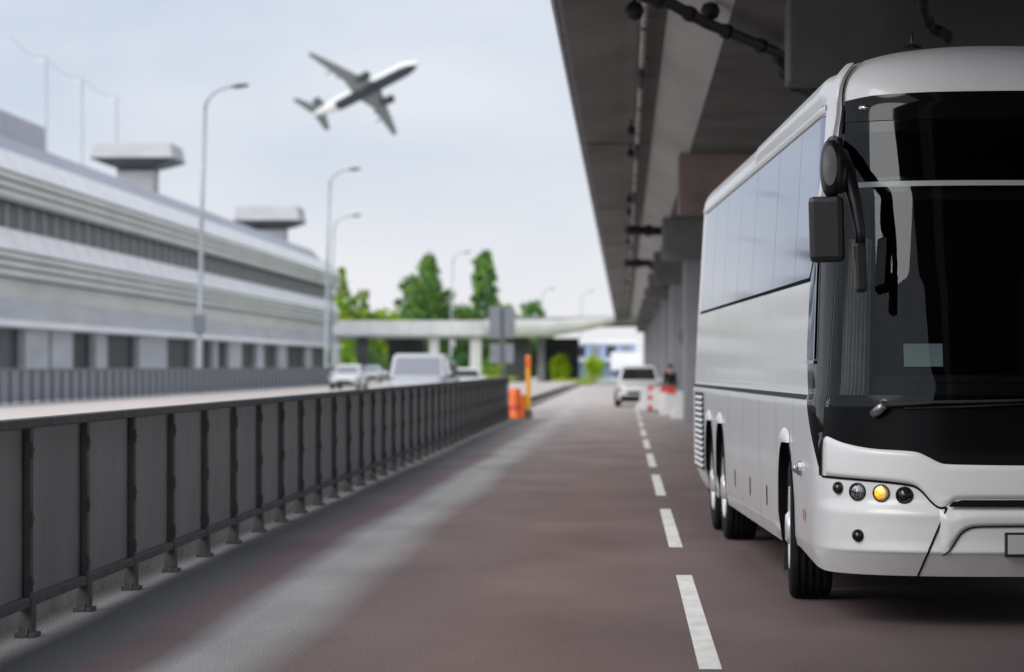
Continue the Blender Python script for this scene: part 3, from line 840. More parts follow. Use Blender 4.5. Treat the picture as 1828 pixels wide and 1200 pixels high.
# ------------------------------------------------------------------ metal fence beside the lane
fx = -3.66
fence = empty('metal_fence', (fx, 13.4, 0), 0, 'long dark grey panelled metal fence on a pale kerb beside the lane', 'fence')
n_b = 41; SP = 1.81; y0 = 17.0-2*SP-13.4
MBr = MB(); ye = y0+n_b*SP
MBr.bbox(-.05,.05, y0-.05, ye+.05, 1.275, 1.335, .012); tr_ = MBr.build('top_rail', M['fence_post'], fence)
b = MB(); b.bbox(-.03,.045, y0, ye, .185, .245, .01); b.build('bottom_rail', M['fence_post'], fence)
for k in range(n_b+1):
    y = y0+k*SP
    b = MB()
    b.bbox(.0,.040, y-.045, y+.045, .2, 1.275, .008); b.bbox(-.03,.055, y-.068, y+.068, .012, .245, .008)
    b.bbox(-.05,.08, y-.085, y+.085, .0, .03, .004)
    b.prism([(-.10,.018),(.10,.018),(.04,.12),(-.04,.12)], .02, .03, axis='X', M=Matrix.Translation((0,y,0)))
    b.bbox(-.06,.02, y-.05,y+.05,.30,.36,.01) if False else None
    for zc in (.33,.72,1.14): b.lathe([(.016,.038),(.016,.050),(.010,.055),(.0005,.055)], 10, M=Matrix.Translation((0,y,zc)), axis='X'); b.bbox(.03,.055,y-.05,y-.02,zc-.05,zc+.05,.006)
    b.build('post', M['fence_post'], fence)
    if k < n_b:
        b = MB()
        b.grid(lambda i, j: (-.012+.006*math.sin(k*2.3)*math.sin(math.pi*i/6)*(1 if j == 1 else .4), y+SP*i/6, .23+(1.28-.23)*j/2), 7, 3, smooth=False)
        b.build('panel', M['fence'], fence, normals=False)
# far fence on the other side of the carriageway
f2 = empty('metal_fence', (-21.5, 90, .30), 0, 'distant blue-grey panelled fence along the far side of the pale carriageway', 'fence')
b = MB(); b.bbox(-.05,.05, 0, 121, 1.22, 1.29, .01); b.build('top_rail', M['fence2p'], f2)
for k in range(68):
    y = k*1.8
    b = MB(); b.box(.0,.08,y-.04,y+.04,0,1.22); b.build('post', M['fence2p'], f2)
    b = MB(); b.box(-.01,.0,y+.04,y+1.76,.08,1.22)
    if k < 67: b.build('panel', M['fence2'], f2)

# ------------------------------------------------------------------ elevated road over the coach
via = empty('elevated_road', (0, 0, 0), 0, 'shaded concrete elevated road overhead with ribbed underside and piers, running away above the coach', 'overpass')
# edge path: straight along y, curving left into the cross bridge
XE = -.93; YC = 284; RC = 14
path = []
for y in [-35+ (YC+35)*k/40 for k in range(41)]: path.append(((XE, y), (1, 0)))
for k in range(1, 15):
    a = k/14*math.pi/2
    path.append(((XE-RC+RC*math.cos(a), YC+RC*math.sin(a)), (math.cos(a), math.sin(a))))
def sweep(name, prof, m, sm_=False):
    b = MB()
    def fn(i, j):
        (x, y), (nx, ny) = path[j]; o, z = prof[i]
        return (x+nx*o, y+ny*o, z)
    b.grid(fn, len(prof), len(path), smooth=sm_)
    return b.build(name, m, via, normals=False)
# offset measured inwards (to the right / away from the carriageway)
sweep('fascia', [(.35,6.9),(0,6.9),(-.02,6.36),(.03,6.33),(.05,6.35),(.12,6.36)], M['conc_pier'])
sweep('soffit', [(.12,6.36),(.95,6.50),(1.13,6.52)], M['conc_shade'])
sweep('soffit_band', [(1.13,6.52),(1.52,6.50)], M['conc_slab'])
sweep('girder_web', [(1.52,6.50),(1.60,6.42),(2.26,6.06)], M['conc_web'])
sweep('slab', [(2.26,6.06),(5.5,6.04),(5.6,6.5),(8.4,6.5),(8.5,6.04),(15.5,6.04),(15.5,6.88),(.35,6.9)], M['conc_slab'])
for y in (12, 33.2, 58, 83, 108, 133, 158, 183, 208, 233, 258):
    b = MB(); x0 = 1.95 if y < 40 else 1.12
    dz = .0 if y < 40 else -.2
    b.bbox(x0, 14, y, y+(1.0 if y < 40 else 1.4), 5.04+dz, 6.07, .04)
    b.build('cross_beam', M['conc_reddish'] if y == 58 else M['conc_slab'] if y < 40 else M['conc_shade'], via)
    if y > 70:
        b = MB(); px_ = 1.75
        b.bbox(px_, px_+1.0, y+.15, y+1.25, -.02, 4.86, .08); b.build('pier', M['conc_pier'], via)
    for px_ in (7.6, 12.2):
        b = MB(); b.bbox(px_, px_+1.0, y+.05, y+1.0, -.02, 5.06+dz, .08); b.build('pier', M['conc_pier'], via)
b = MB()
def cf(i, j):
    (x, y), (nx, ny) = path[40+j]; k = min(1, j/10)
    zb = 6.34-(6.34-4.95)*k**1.5
    return (x+nx*(-.06+(0,0,1.5*k)[i]), y+ny*(-.06+(0,0,1.5*k)[i]), (6.92-.3*k, zb, zb-.15*k)[i])
b.grid(cf, 3, len(path)-40); b.build('curved_fascia', M['conc_pale'], via, normals=False)
# small hanging brackets and junction boxes under the slab
b = MB()
for y in (37.5, 45, 52): b.bbox(3.0,3.7,y,y+.7,5.7,6.05,.02)
b.build('service_box', M['pipe_dark'], via)
b = MB()
for y in (29.0,): b.bbox(3.35,6.5,y,y+.5,5.55,6.05,.05)
b.build('cable_tray', M['bgrey'], via)
# joints across the soffit
b = MB()
for y in range(-20, 280, 24): b.box(XE+.12, XE+1.12, y+7, y+7.05, 6.345, 6.36)
b.build('soffit_joint', M['seam'], via)
# hanging conduit with lamps
cd = empty('cable_conduit', (XE+1.20, 20, 6.38), 0, 'pale straight conduit fixed under the elevated road parallel to its edge', 'conduit')
y = 0; k = 0
while y < 200:
    ln = 2.6+1.2*((k*7) % 3); b = MB(); b.tube([(0,y,0),(0,y+ln,0)], .045, 8); b.build('conduit_pipe', M['pipe_pale'] if k % 4 != 2 else M['pipe_dark'], cd)
    b = MB(); b.bbox(-.035,.035,y+ln+.02,y+ln+.22,-.05,.13,.01); b.build('bracket', M['pipe_dark'], cd)
    y += ln+.25; k += 1
for k, y in enumerate((36.6, 55.2, 61, 78, 84.5, 104, 128, 155)):
    e = empty('ceiling_lamp', (XE+1.06, y, 6.30), 0, ['round dark lamp under the elevated road, nearest the camera beside the pale conduit', 'small dark lamp under the elevated road, second nearest beside the conduit', 'small dark lamp under the elevated road, close behind the second one', 'fourth dark lamp along the pale conduit under the elevated road', 'fifth dark lamp along the pale conduit under the elevated road','sixth dark lamp along the pale conduit under the elevated road','seventh dark lamp along the pale conduit, far down the elevated road','farthest dark lamp along the pale conduit under the elevated road'][k], 'lamp', 'lamps hanging under the elevated road')
    b = MB(); r = .13 if k == 0 else .09
    b.lathe([(.001,-r),(r*.7,-r*.75),(r,0),(r*.7,r*.7),(.02,r),(.02,.22)], 16); b.build('lamp_body', M['pipe_dark'], e)
# dark drain pipes crossing under the girder
def drain(name, pts, r, label, ball=None):
    e = empty(name, pts[0], 0, label, 'pipe', 'drain pipes under the elevated road')
    o = Vector(pts[0]); b = MB()
    q = [Vector(p)-o for p in pts]
    b.tube(q, r, 12); b.build('pipe_run', M['pipe_dark'], e)
    for p, n_ in zip(q, q[1:]):
        m_ = (p+n_)/2; d = (n_-p).normalized()
        b = MB(); b.tube([m_-d*.06, m_+d*.06], r*1.35, 12); b.build('collar', M['pipe_dark'], e)
    if ball:
        b = MB(); b.lathe([(.001,-.12),(.09,-.09),(.125,0),(.09,.09),(.001,.12)], 16, M=Matrix.Translation(Vector(ball)-o)); b.build('access_cap', M['pipe_dark'], e)
drain('drain_pipe', [at(1118,-40,31.5),at(1150,-6,32.5),at(1200,8,33.4),at(1262,42,34.5),at(1330,70,36.2),at(1386,93,38),at(1400,118,38.4),at(1405,145,39),at(1432,158,40),at(1475,180,41.5)], .072,
      'thick dark drain pipe bending across the underside of the elevated road above the coach', ball=at(1268,20,34.6))
drain('drain_pipe', [at(1120,411,88),at(1195,413,89),at(1222,420,90),at(1226,440,91),at(1246,462,92)], .14, 'dark drain pipe crossing under the elevated road left of the rear of the coach')
drain('drain_pipe', [at(1118,470,118),at(1160,470,119),at(1172,480,120),at(1176,500,121),at(1200,512,122)], .15, 'dark bent drain pipe far down the elevated road, smaller than the others')
drain('drain_pipe', [at(1640,-15,30),at(1652,30,30.3),at(1662,52,30.8),at(1688,60,31),at(1692,72,31.2)], .05, 'thin dark drain pipe under the deck above the aerial of the coach')

# round sign on pier, grey gantry sign
e = empty('round_sign', (2.30, 99.5, 2.70), 0, 'round dark sign beside the grey pier at the rear of the coach', 'sign')
b = MB(); b.lathe([(.001,-.02),(.34,-.02),(.36,0),(.34,.02),(.001,.02)], 28, axis='Y'); b.build('sign_disc', M['signd'], e)
b = MB(); b.tube([(0,.05,-2.7),(0,.05,.3)], .04); b.build('pole', M['pole'], e)
sx, sy = XY(896, 200)
e = empty('road_sign', (sx, sy, 0), 0, 'tall grey rectangular road sign on a post in front of the distant bridge', 'sign')
b = MB(); b.bbox(-.92,.92,-.06,.0,3.7,5.95,.03); b.build('sign_panel', M['sign'], e)
b = MB(); b.box(-.12,.12,-.14,-.02,.0,5.9); b.box(-.9,.9,.002,.06,4.2,4.3); b.box(-.9,.9,.002,.06,5.3,5.4); b.build('post', M['signd'], e)
b = MB(); b.bbox(-.85,.85,-.06,.0,1.9,3.3,.03); b.build('lower_panel', M['sign'], e)

# ------------------------------------------------------------------ cross bridge
br = empty('bridge', (-60, 300, 0), 0, 'pale low bridge deck crossing behind the carriageway in front of the trees', 'bridge')
b = MB()
b.prism([(0,4.95),(1.2,4.75),(9,4.75),(9.6,5.2),(9.6,6.55),(9.4,6.55),(9.4,6.0),(.2,6.0),(.2,6.62),(-.1,6.62),(-.1,5.1)], -40, 46, axis='X', M=Matrix.Translation((0,0,0)))
b.build('deck', M['conc_pale'], br)
b = MB()
for k in range(40): b.box(-40+k*2.2,-40+k*2.2+.05,-.14,-.10,5.15,6.6)
b.build('parapet_joint', M['bgrey'], br)
for px_, wd_, m_ in ((600,.7,'conc_pale'),(648,1.2,'bdark'),(776,1.0,'conc_pale'),(850,1.2,'conc_pale'),(967,.8,'conc_pier'),(925,2.6,'bdark')):
    X = (px_-1115)*.0604+60
    b = MB(); b.bbox(X-wd_/2,X+wd_/2,.6,1.8,0,4.9,.05); b.build('pier', M[m_], br)
b = MB(); b.box(-40,58,8.6,9.0,0,4.7); 
aw = XY(640,1)
for xa in (34, 51):
    b = MB(); b.box(xa,xa+4,7.2,8.2,0,4.8); b.build('abutment', M['bdark'], br)

# ------------------------------------------------------------------ terminal building
tb = empty('terminal_building', (-30, 100, .3), 0, 'long pale terminal building with layered horizontal facade bands and dark ground floor openings', 'building')
Y0, Y1 = 5, 191.5
def tband(name, poly, m):
    b = MB(); b.prism(poly, Y0, Y1, axis='Y'); return b.build(name, m, tb)
tband('upper_structure', [(-.9,3.6),(-.9,12.0),(-30,12.0),(-30,3.6)], M['bgrey'])
tband('ground_floor_wall', [(-1.0,0),(-1.0,3.5),(-30,3.5),(-30,0)], M['bdark'])
tband('canopy', [(.5,3.32),(.5,3.62),(-3,3.66),(-3,3.28)], M['bwhite'])
tband('lower_wall', [(-.2,3.66),(-.35,4.75),(-.9,4.75),(-.9,3.66)], M['bgrey'])
tband('lower_wall_strip', [(-.45,4.752),(-.45,5.75),(-.9,5.75),(-.9,4.752)], M['bbeige'])
for z0, m_ in ((5.80,'bbeige'),(6.22,'bbeige'),(6.64,'bbeige')):
    tband('louvre', [(.15,z0),(.30,z0+.06),(.12,z0+.33),(-.9,z0+.33),(-.9,z0)], M[m_])
tband('louvre_backing', [(-.3,5.78),(-.3,7.2),(-.88,7.2),(-.88,5.78)], M['bdark'])
tband('white_band', [(.28,7.05),(-.25,8.15),(-.9,8.15),(-.9,7.05)], M['bwhite'])
tband('recess', [(-.75,8.16),(-.75,9.55),(-.9,9.55),(-.9,8.16)], M['bdark'])
for z0 in (9.55, 9.98, 10.42):
    tband('louvre', [(.30,z0),(.45,z0+.06),(.28,z0+.34),(-.9,z0+.34),(-.9,z0)], M['bbeige'])
tband('louvre_backing', [(-.3,9.53),(-.3,10.85),(-.88,10.85),(-.88,9.53)], M['bdark'])
tband('parapet', [(.40,10.84),(-.5,12.05),(-.95,12.05),(-.95,10.84)], M['bwhite'])
tband('roof', [(-1.2,12.0),(-2.6,13.5),(-28,13.9),(-28,12.0)], M['broof'])
segs = [tuple(30.45*5000/(1115-p)-100 for p in q) for q in ((40,82),(88,126),(168,188),(246,296),(345,360),(380,387),(408,430),(458,470),(497,512),(545,556))]
for a, c in segs:
    b = MB(); b.bbox(-.96,-.5,a,c,0,3.28,.05); b.build('column', M['bgrey'] if (a*10) % 2 else M['bwhite'], tb)
for k, (a, c) in enumerate([(22,36)]+[(p[1]+.3, q[0]-.3) for p, q in zip(segs, segs[1:])]):
    b = MB(); b.box(-.99,-.95,a,c,.25,3.2); b.build('window', M['bglass'], tb)
for k in range(62):
    y = 8+k*3; b = MB()
    b.box(-.74,-.70,y,y+.35,8.2,9.5); b.build('mullion', M['bgrey'], tb)
for k in range(46):
    b = MB(); b.prism([(.29,7.05),(-.24,8.16),(-.26,8.16),(.27,7.05)], 8+k*4, 8+k*4+.06, axis='Y'); b.build('cladding_joint', M['bgrey'], tb)
    b = MB(); b.prism([(.41,10.84),(-.49,12.06),(-.51,12.06),(.39,10.84)], 8+k*4, 8+k*4+.06, axis='Y'); b.build('cladding_joint', M['bgrey'], tb)
def hut(px, Yw, w2, z0, z1, zt, sw):
    X = (px-1115)/5000*Yw; h_ = bpy.data.objects.new('roof_hut', None); COL.objects.link(h_); h_.parent = tb
    h_.location = (X+30, Yw-100, 0)
    b = MB(); b.bbox(-w2,w2,-w2,w2,12.3,z0,.05); b.build('hut_wall', M['bgrey'], h_)
    b = MB(); b.box(-w2*1.02,w2*1.02,-w2*1.02,w2*1.02,z0,z0+.25); b.build('hut_opening', M['bdark'], h_)
    b = MB()
    s = sw
    def r4(a, z): return [(-a,-a,z),(a,-a,z),(a,a,z),(-a,a,z)]
    b.add(r4(w2*1.2,z0+.25)+r4(s,z1)+r4(s,z1+.1), [(0,1,2,3),(0,4,5,1),(1,5,6,2),(2,6,7,3),(3,7,4,0),(4,8,9,5),(5,9,10,6),(6,10,11,7),(7,11,8,4)])
    b.build('eave_underside', M['bdark'], h_)  # near-black colour paints the shade under the eave
    b = MB(); b.add(r4(s,z1+.1)+r4(s*.93,zt), [(0,3,2,1),(0,1,5,4),(1,2,6,5),(2,3,7,6),(3,0,4,7),(4,5,6,7)]); b.build('hut_roof', M['bgrey'], h_)
hut(242, 212, 1.35, 16.2, 17.0, 18.2, 3.1)
hut(480, 283, 1.6, 15.2, 16.0, 17.5, 3.3)
b = MB(); b.bbox(-8,-3,22,58.5,12.5,15.0,.1); b.build('roof_plant_room', M['broof'], tb)
for k, (px_, Y) in enumerate(((75,216),(140,231),(203,247))):
    X = (px_-1115)/5000*Y
    e = empty('mast', (X, Y, 0), 0, ['tall thin pale mast behind the terminal roof, leftmost of three', 'thin pale mast behind the terminal roof, middle of three', 'thin pale mast behind the terminal roof, rightmost of three'][k], 'mast', 'masts behind the terminal')
    b = MB(); b.tube([(0,0,0),(0,0,25.6)], [.11,.07], 10); b.build('pole', M['broof'], e)
    b = MB(); b.tube([(-.8,0,25.5),(.8,0,25.5)], .05, 6); b.build('crossbar', M['bwhite'], e)
p = [Vector(((px_-1115)/5000*Y, Y, 25.7)) for px_, Y in ((10,202),(75,216),(140,231),(203,247))]
for k in range(3):
    b = MB(); a_, c_ = p[k], p[k+1]
    b.tube([a_.lerp(c_, t/8)-Vector((0,0,.5*math.sin(math.pi*t/8))) for t in range(9)], .025, 6)
    o = b.build('overhead_wire', M['bgrey']); tag(o, ['thin wire running left from the leftmost mast', 'thin wire between the leftmost and middle masts', 'thin wire between the middle and rightmost masts'][k], 'wire', 'wires between the masts')

# ------------------------------------------------------------------ street lamps
def street_lamp(x, y, label, H=15.0, armx=1.55, box=False):
    e = empty('street_lamp', (x, y, 0), 0, label, 'street lamp', 'street lamps along the carriageway')
    b = MB(); b.tube([(0,0,0),(0,0,1.2),(0,0,1.22),(.12,0,H*.6),(.30,0,H)], [.19,.18,.14,.115,.085], 14); b.build('pole', M['pole'], e)
    b = MB(); q = [(.30+ armx*(1-math.cos(t/8*math.pi/2)), 0, H+1.15*math.sin(t/8*math.pi/2)) for t in range(9)]
    b.tube(q, [.085-.003*t for t in range(9)], 10); b.build('arm', M['pole'], e)
    b = MB(); xx = .30+armx; 
    b.grid(lambda i, j: Vector((xx-.15+.95*j/8, .17*math.sin(math.pi*min(1,.12+j/8*.95))**.6*math.cos(2*math.pi*i/14), H+1.13+.10*j/8+.12*math.sin(math.pi*min(1,.12+j/8*.9))**.6*math.sin(2*math.pi*i/14))), 14, 9, closeu=True)
    b.build('lamp_head', M['lamphead'], e)
    if box:
        b = MB(); b.bbox(-.32,.30,-.25,.25,3.45,4.35,.03); b.build('cabinet', M['sign'], e)
        b = MB(); b.bbox(-.20,.20,-.2,.2,0,.9,.03); b.build('base_cover', M['pole'], e)
    return e
def lampat(px_, Y, label, **k): X = (px_-1115)/5000*Y; return street_lamp(X, Y, label, **k)
lampat(352, 144, 'tall curved-arm street lamp with a small cabinet on its pole, nearest and leftmost', box=True)
lampat(580, 205, 'curved-arm street lamp at the right end of the terminal building')
lampat(589, 268, 'fainter street lamp standing just behind the lamp at the end of the terminal', armx=1.9)
lampat(804, 355, 'small distant street lamp in front of the trees between the two tallest crowns')
lampat(966, 520, 'tiny faint street lamp right of the trees above the bridge')
lampat(1036, 560, 'tiny faint street lamp nearest the edge of the elevated road', H=15.5)

# ------------------------------------------------------------------ trees
def tree(px_, Y, base, z0, z1, r, mats, n, label, shape='round', leafs=.55):
    X = (px_-1115)/5000*Y
    e = empty('tree', (X, Y, 0), 0, label, 'tree', 'trees behind the bridge')
    b = MB(); h = z1
    b.tube([(0,0,0),(.1,0,h*.35),(-.05,.1,h*.7),(0,0,h*.93)], [r*.09+.12,r*.07+.08,.12,.04], 8)
    for k in range(9):
        a = random.uniform(0, 6.28); zz0 = z0+(z1-z0)*random.uniform(0,.6); rr = r*random.uniform(.4,.8)
        b.tube([(0,0,zz0),(rr*.5*math.cos(a),rr*.5*math.sin(a),zz0+rr*.4),(rr*math.cos(a),rr*math.sin(a),zz0+rr*.9)], [.12,.07,.03], 5)
    b.build('trunk', M['bark'], e)
    b = MB()
    cl = []
    for _ in range(int(n/38)):
        t = random.random()**.85
        if shape == 'poplar': R0 = r*(math.sin(math.pi*min(.97,t*.86+.12))**.55)
        elif shape == 'cone': R0 = r*(1.02-t)**.75
        else: R0 = r*math.sin(math.pi*min(.96,t*.8+.14))**.6
        a = random.uniform(0, 2*math.pi); q = R0*random.uniform(.35, 1.0)
        cl.append((Vector((q*math.cos(a), q*math.sin(a), z0+(z1-z0)*t)), random.uniform(.35,1.0)*min(1.6,r*.42), random.randrange(len(mats))))
    for c, s, mi in cl:
        for _ in range(38):
            d = Vector((random.gauss(0,1), random.gauss(0,1), random.gauss(0,.8))); d = d.normalized()*s*random.random()**.45
            p = c+d; u_ = Vector((random.gauss(0,1), random.gauss(0,1), random.gauss(0,.6))).normalized(); v_ = u_.orthogonal().normalized(); w_ = u_.cross(v_)
            k = leafs*random.uniform(.6, 1.3)
            mi2 = mi if random.random() < .8 else random.randrange(len(mats))
            b.add([p-v_*k*.5, p+w_*k*.32, p+v_*k*.5, p-w_*k*.32], [(0,1,2,3)], mi2)
    b.build('crown', [M[m] for m in mats], e, normals=False)
tree(608, 420, 0, 2.0, 16.2, 2.6, ['leaf4','leaf2','leaf1'], 2600, 'narrow brownish-green tree next to the street lamp at the end of the terminal', 'cone')
tree(601, 405, 0, .5, 11.5, 3.2, ['leaf2','leaf1'], 3000, 'lime green bushy tree at the foot of the brownish narrow tree', 'round')
tree(643, 420, 0, 1.0, 12.6, 2.6, ['leaf1','leaf4','leaf2'], 2400, 'mid green tree between the brownish tree and the yellow-green bushes', 'round')
tree(737, 410, 0, 1.0, 14.6, 2.9, ['leaf1','leaf3','leaf1'], 5200, 'left part of the broad dark green tree mass, lower rounded crown', 'round')
tree(765, 415, 0, 1.0, 17.6, 3.6, ['leaf1','leaf3','leaf1'], 7600, 'tall broad green tree left of the pointed poplar', 'cone')
tree(795, 420, 0, 1.0, 12.8, 2.7, ['leaf1','leaf3'], 2800, 'green tree filling the gap right of the tall broad tree', 'round')
tree(864, 415, 0, 1.0, 18.6, 2.2, ['leaf3','leaf1'], 9000, 'tall dark slender poplar with a pointed top', 'poplar')
tree(838, 425, 0, .5, 10.5, 2.5, ['leaf3','leaf1'], 2000, 'low dark green tree at the left foot of the poplar')
tree(893, 425, 0, .5, 11.2, 2.4, ['leaf1','leaf2'], 2000, 'light green tree at the right foot of the poplar')
tree(950, 440, 0, .5, 11.6, 3.0, ['leaf3','leaf1'], 2400, 'low rounded dark tree rightmost, behind the grey road sign')
for k, (px_, Y, r, h, m_, lab) in enumerate([(690,430,3.6,10.0,'leaf2','yellow-green bush left of the broad tree, above the bridge'),(665,425,2.4,9.2,'leaf2','smaller yellow-green bush right of the mid green tree'),(720,400,2.6,8.2,'leaf2','low lime bush below the left edge of the broad tree')]):
    tree(px_, Y, 0, .3, h, r, [m_,'leaf1'], 1900, lab)
tree(815, 430, 0, .5, 10.6, 3.2, ['leaf1','leaf3'], 2600, 'low green tree between the broad tree and the poplar')
tree(706, 432, 0, .5, 9.6, 3.0, ['leaf2','leaf1'], 2200, 'low lime tree at the left edge of the broad green mass')
tree(912, 432, 0, .5, 9.4, 2.6, ['leaf3','leaf1'], 2000, 'low dark tree just left of the grey road sign top')
tree(626, 436, 0, .5, 10.0, 3.0, ['leaf2','leaf1'], 2400, 'lime green tree low behind the brownish narrow tree')
# dark and lime shrubs seen under the bridge
sh = [(612,350,1.6,4.2,['leaf2','leaf1'],'bright lime shrub under the bridge behind the white car'),(690,345,2.0,4.0,['leaf2','leaf4'],'olive shrub under the bridge left of the van'),
      (735,350,2.4,3.9,['leaf3'],'dark green shrub under the bridge above the van'),(822,350,1.7,4.0,['leaf3'],'dark green shrub between the pale bridge piers'),(878,330,1.6,2.6,['leaf1','leaf2'],'small green shrub below the grey road sign'),
      (1002,300,.7,3.6,['leaf2'],'narrow lime shrub under the right end of the bridge'),(1062,380,1.0,3.6,['leaf2'],'small lime shrub in front of the distant blue building'),(662,340,1.5,4.4,['leaf3'],'dark shrub beside the dark bridge pier')]
for px_, Y, r, h, ms, lab in sh:
    X = (px_-1115)/5000*Y
    e = empty('shrub', (X, Y, 0), 0, lab, 'shrub', 'shrubs seen under the bridge'); b = MB()
    for _ in range(34):
        a = random.uniform(0,6.28); q = r*random.random()**.5; c = Vector((q*math.cos(a), q*math.sin(a)*.7, h*random.uniform(.12,.95)*(1-.35*q/r)))
        mi = random.randrange(len(ms))
        for _ in range(34):
            p_ = c+Vector((random.gauss(0,.3),random.gauss(0,.3),random.gauss(0,.3))); u_ = Vector((random.gauss(0,1),random.gauss(0,1),random.gauss(0,1))).normalized(); v_ = u_.orthogonal().normalized(); w_ = u_.cross(v_); k = .34*random.uniform(.6,1.2)
            b.add([p_-v_*k*.5,p_+w_*k*.4,p_+v_*k*.5,p_-w_*k*.4],[(0,1,2,3)],mi)
    b.build('foliage', [M[m] for m in ms], e, normals=False)
    b = MB()
    for k in range(5): b.tube([(0,0,0),(random.uniform(-r,r)*.4,random.uniform(-r,r)*.4,h*.7)],[.06,.02],5)
    b.build('stem', M['bark'], e)
# dark leaf backdrop, added to darken the gap under the bridge
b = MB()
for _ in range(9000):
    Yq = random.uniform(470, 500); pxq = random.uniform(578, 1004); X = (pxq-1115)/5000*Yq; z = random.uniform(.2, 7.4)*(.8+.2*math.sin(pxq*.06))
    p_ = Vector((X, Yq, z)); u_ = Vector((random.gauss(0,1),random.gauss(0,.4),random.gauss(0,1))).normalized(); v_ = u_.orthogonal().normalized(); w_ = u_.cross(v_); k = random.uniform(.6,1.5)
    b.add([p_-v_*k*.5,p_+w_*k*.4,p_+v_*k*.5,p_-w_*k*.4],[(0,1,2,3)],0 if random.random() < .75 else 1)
o = b.build('backdrop', [M['leafd'], M['leaf3']], normals=False); tag(o, 'dark green woodland added far off to darken the gaps under the bridge', 'backdrop', kind='stuff')
# grass patches (uncountable)
def grass(x0, x1, y0, y1, z, nm='grass'):
    b = MB(); b.grid(lambda i, j: (x0+(x1-x0)*i/6, y0+(y1-y0)*j/6, z+.10*math.sin(i*2.1+j*1.3)**2*(0 < i < 6 and 0 < j < 6)), 7, 7)
    for _ in range(1400):
        x = random.uniform(x0,x1); y = random.uniform(y0,y1); a = random.uniform(0,3.14); k = .12
        b.add([(x-k*math.cos(a),y-k*math.sin(a),z),(x+k*math.cos(a),y+k*math.sin(a),z),(x+random.uniform(-.1,.1),y,z+random.uniform(.2,.45))],[(0,1,2)])
    o = b.build(nm, M['grass'], normals=False); tag(o, 'yellow-green grass on the verge beyond the end of the fence', 'grass', kind='stuff')
grass(-16,-11.2,215,330,.32); grass(-7.2,-3.2,262,345,.04)
# distant blue building
e = empty('office_building', (-5.5, 430, 0), 0, 'distant pale blue glass building seen under the right end of the bridge', 'building')
b = MB(); b.box(-5,7.2,0,10,0,5.6); b.build('wall', M['bblue'], e)
b = MB(); b.box(-5.2,7.4,-.2,.02,5.2,5.75); b.build('roof_edge', M['bwhite'], e)
for k in range(5):
    b = MB(); b.box(-4.4+k*2.35,-2.9+k*2.35,-.05,-.01,3.2,4.8); b.build('window', M['bglass'] if k % 2 else M['vanglass'], e)
b = MB(); b.box(-5,7.2,-2.2,-.05,2.5,2.75); b.box(3.4,8.0,-4,-.05,1.2,3.9); b.build('annex', M['bwhite'], e)
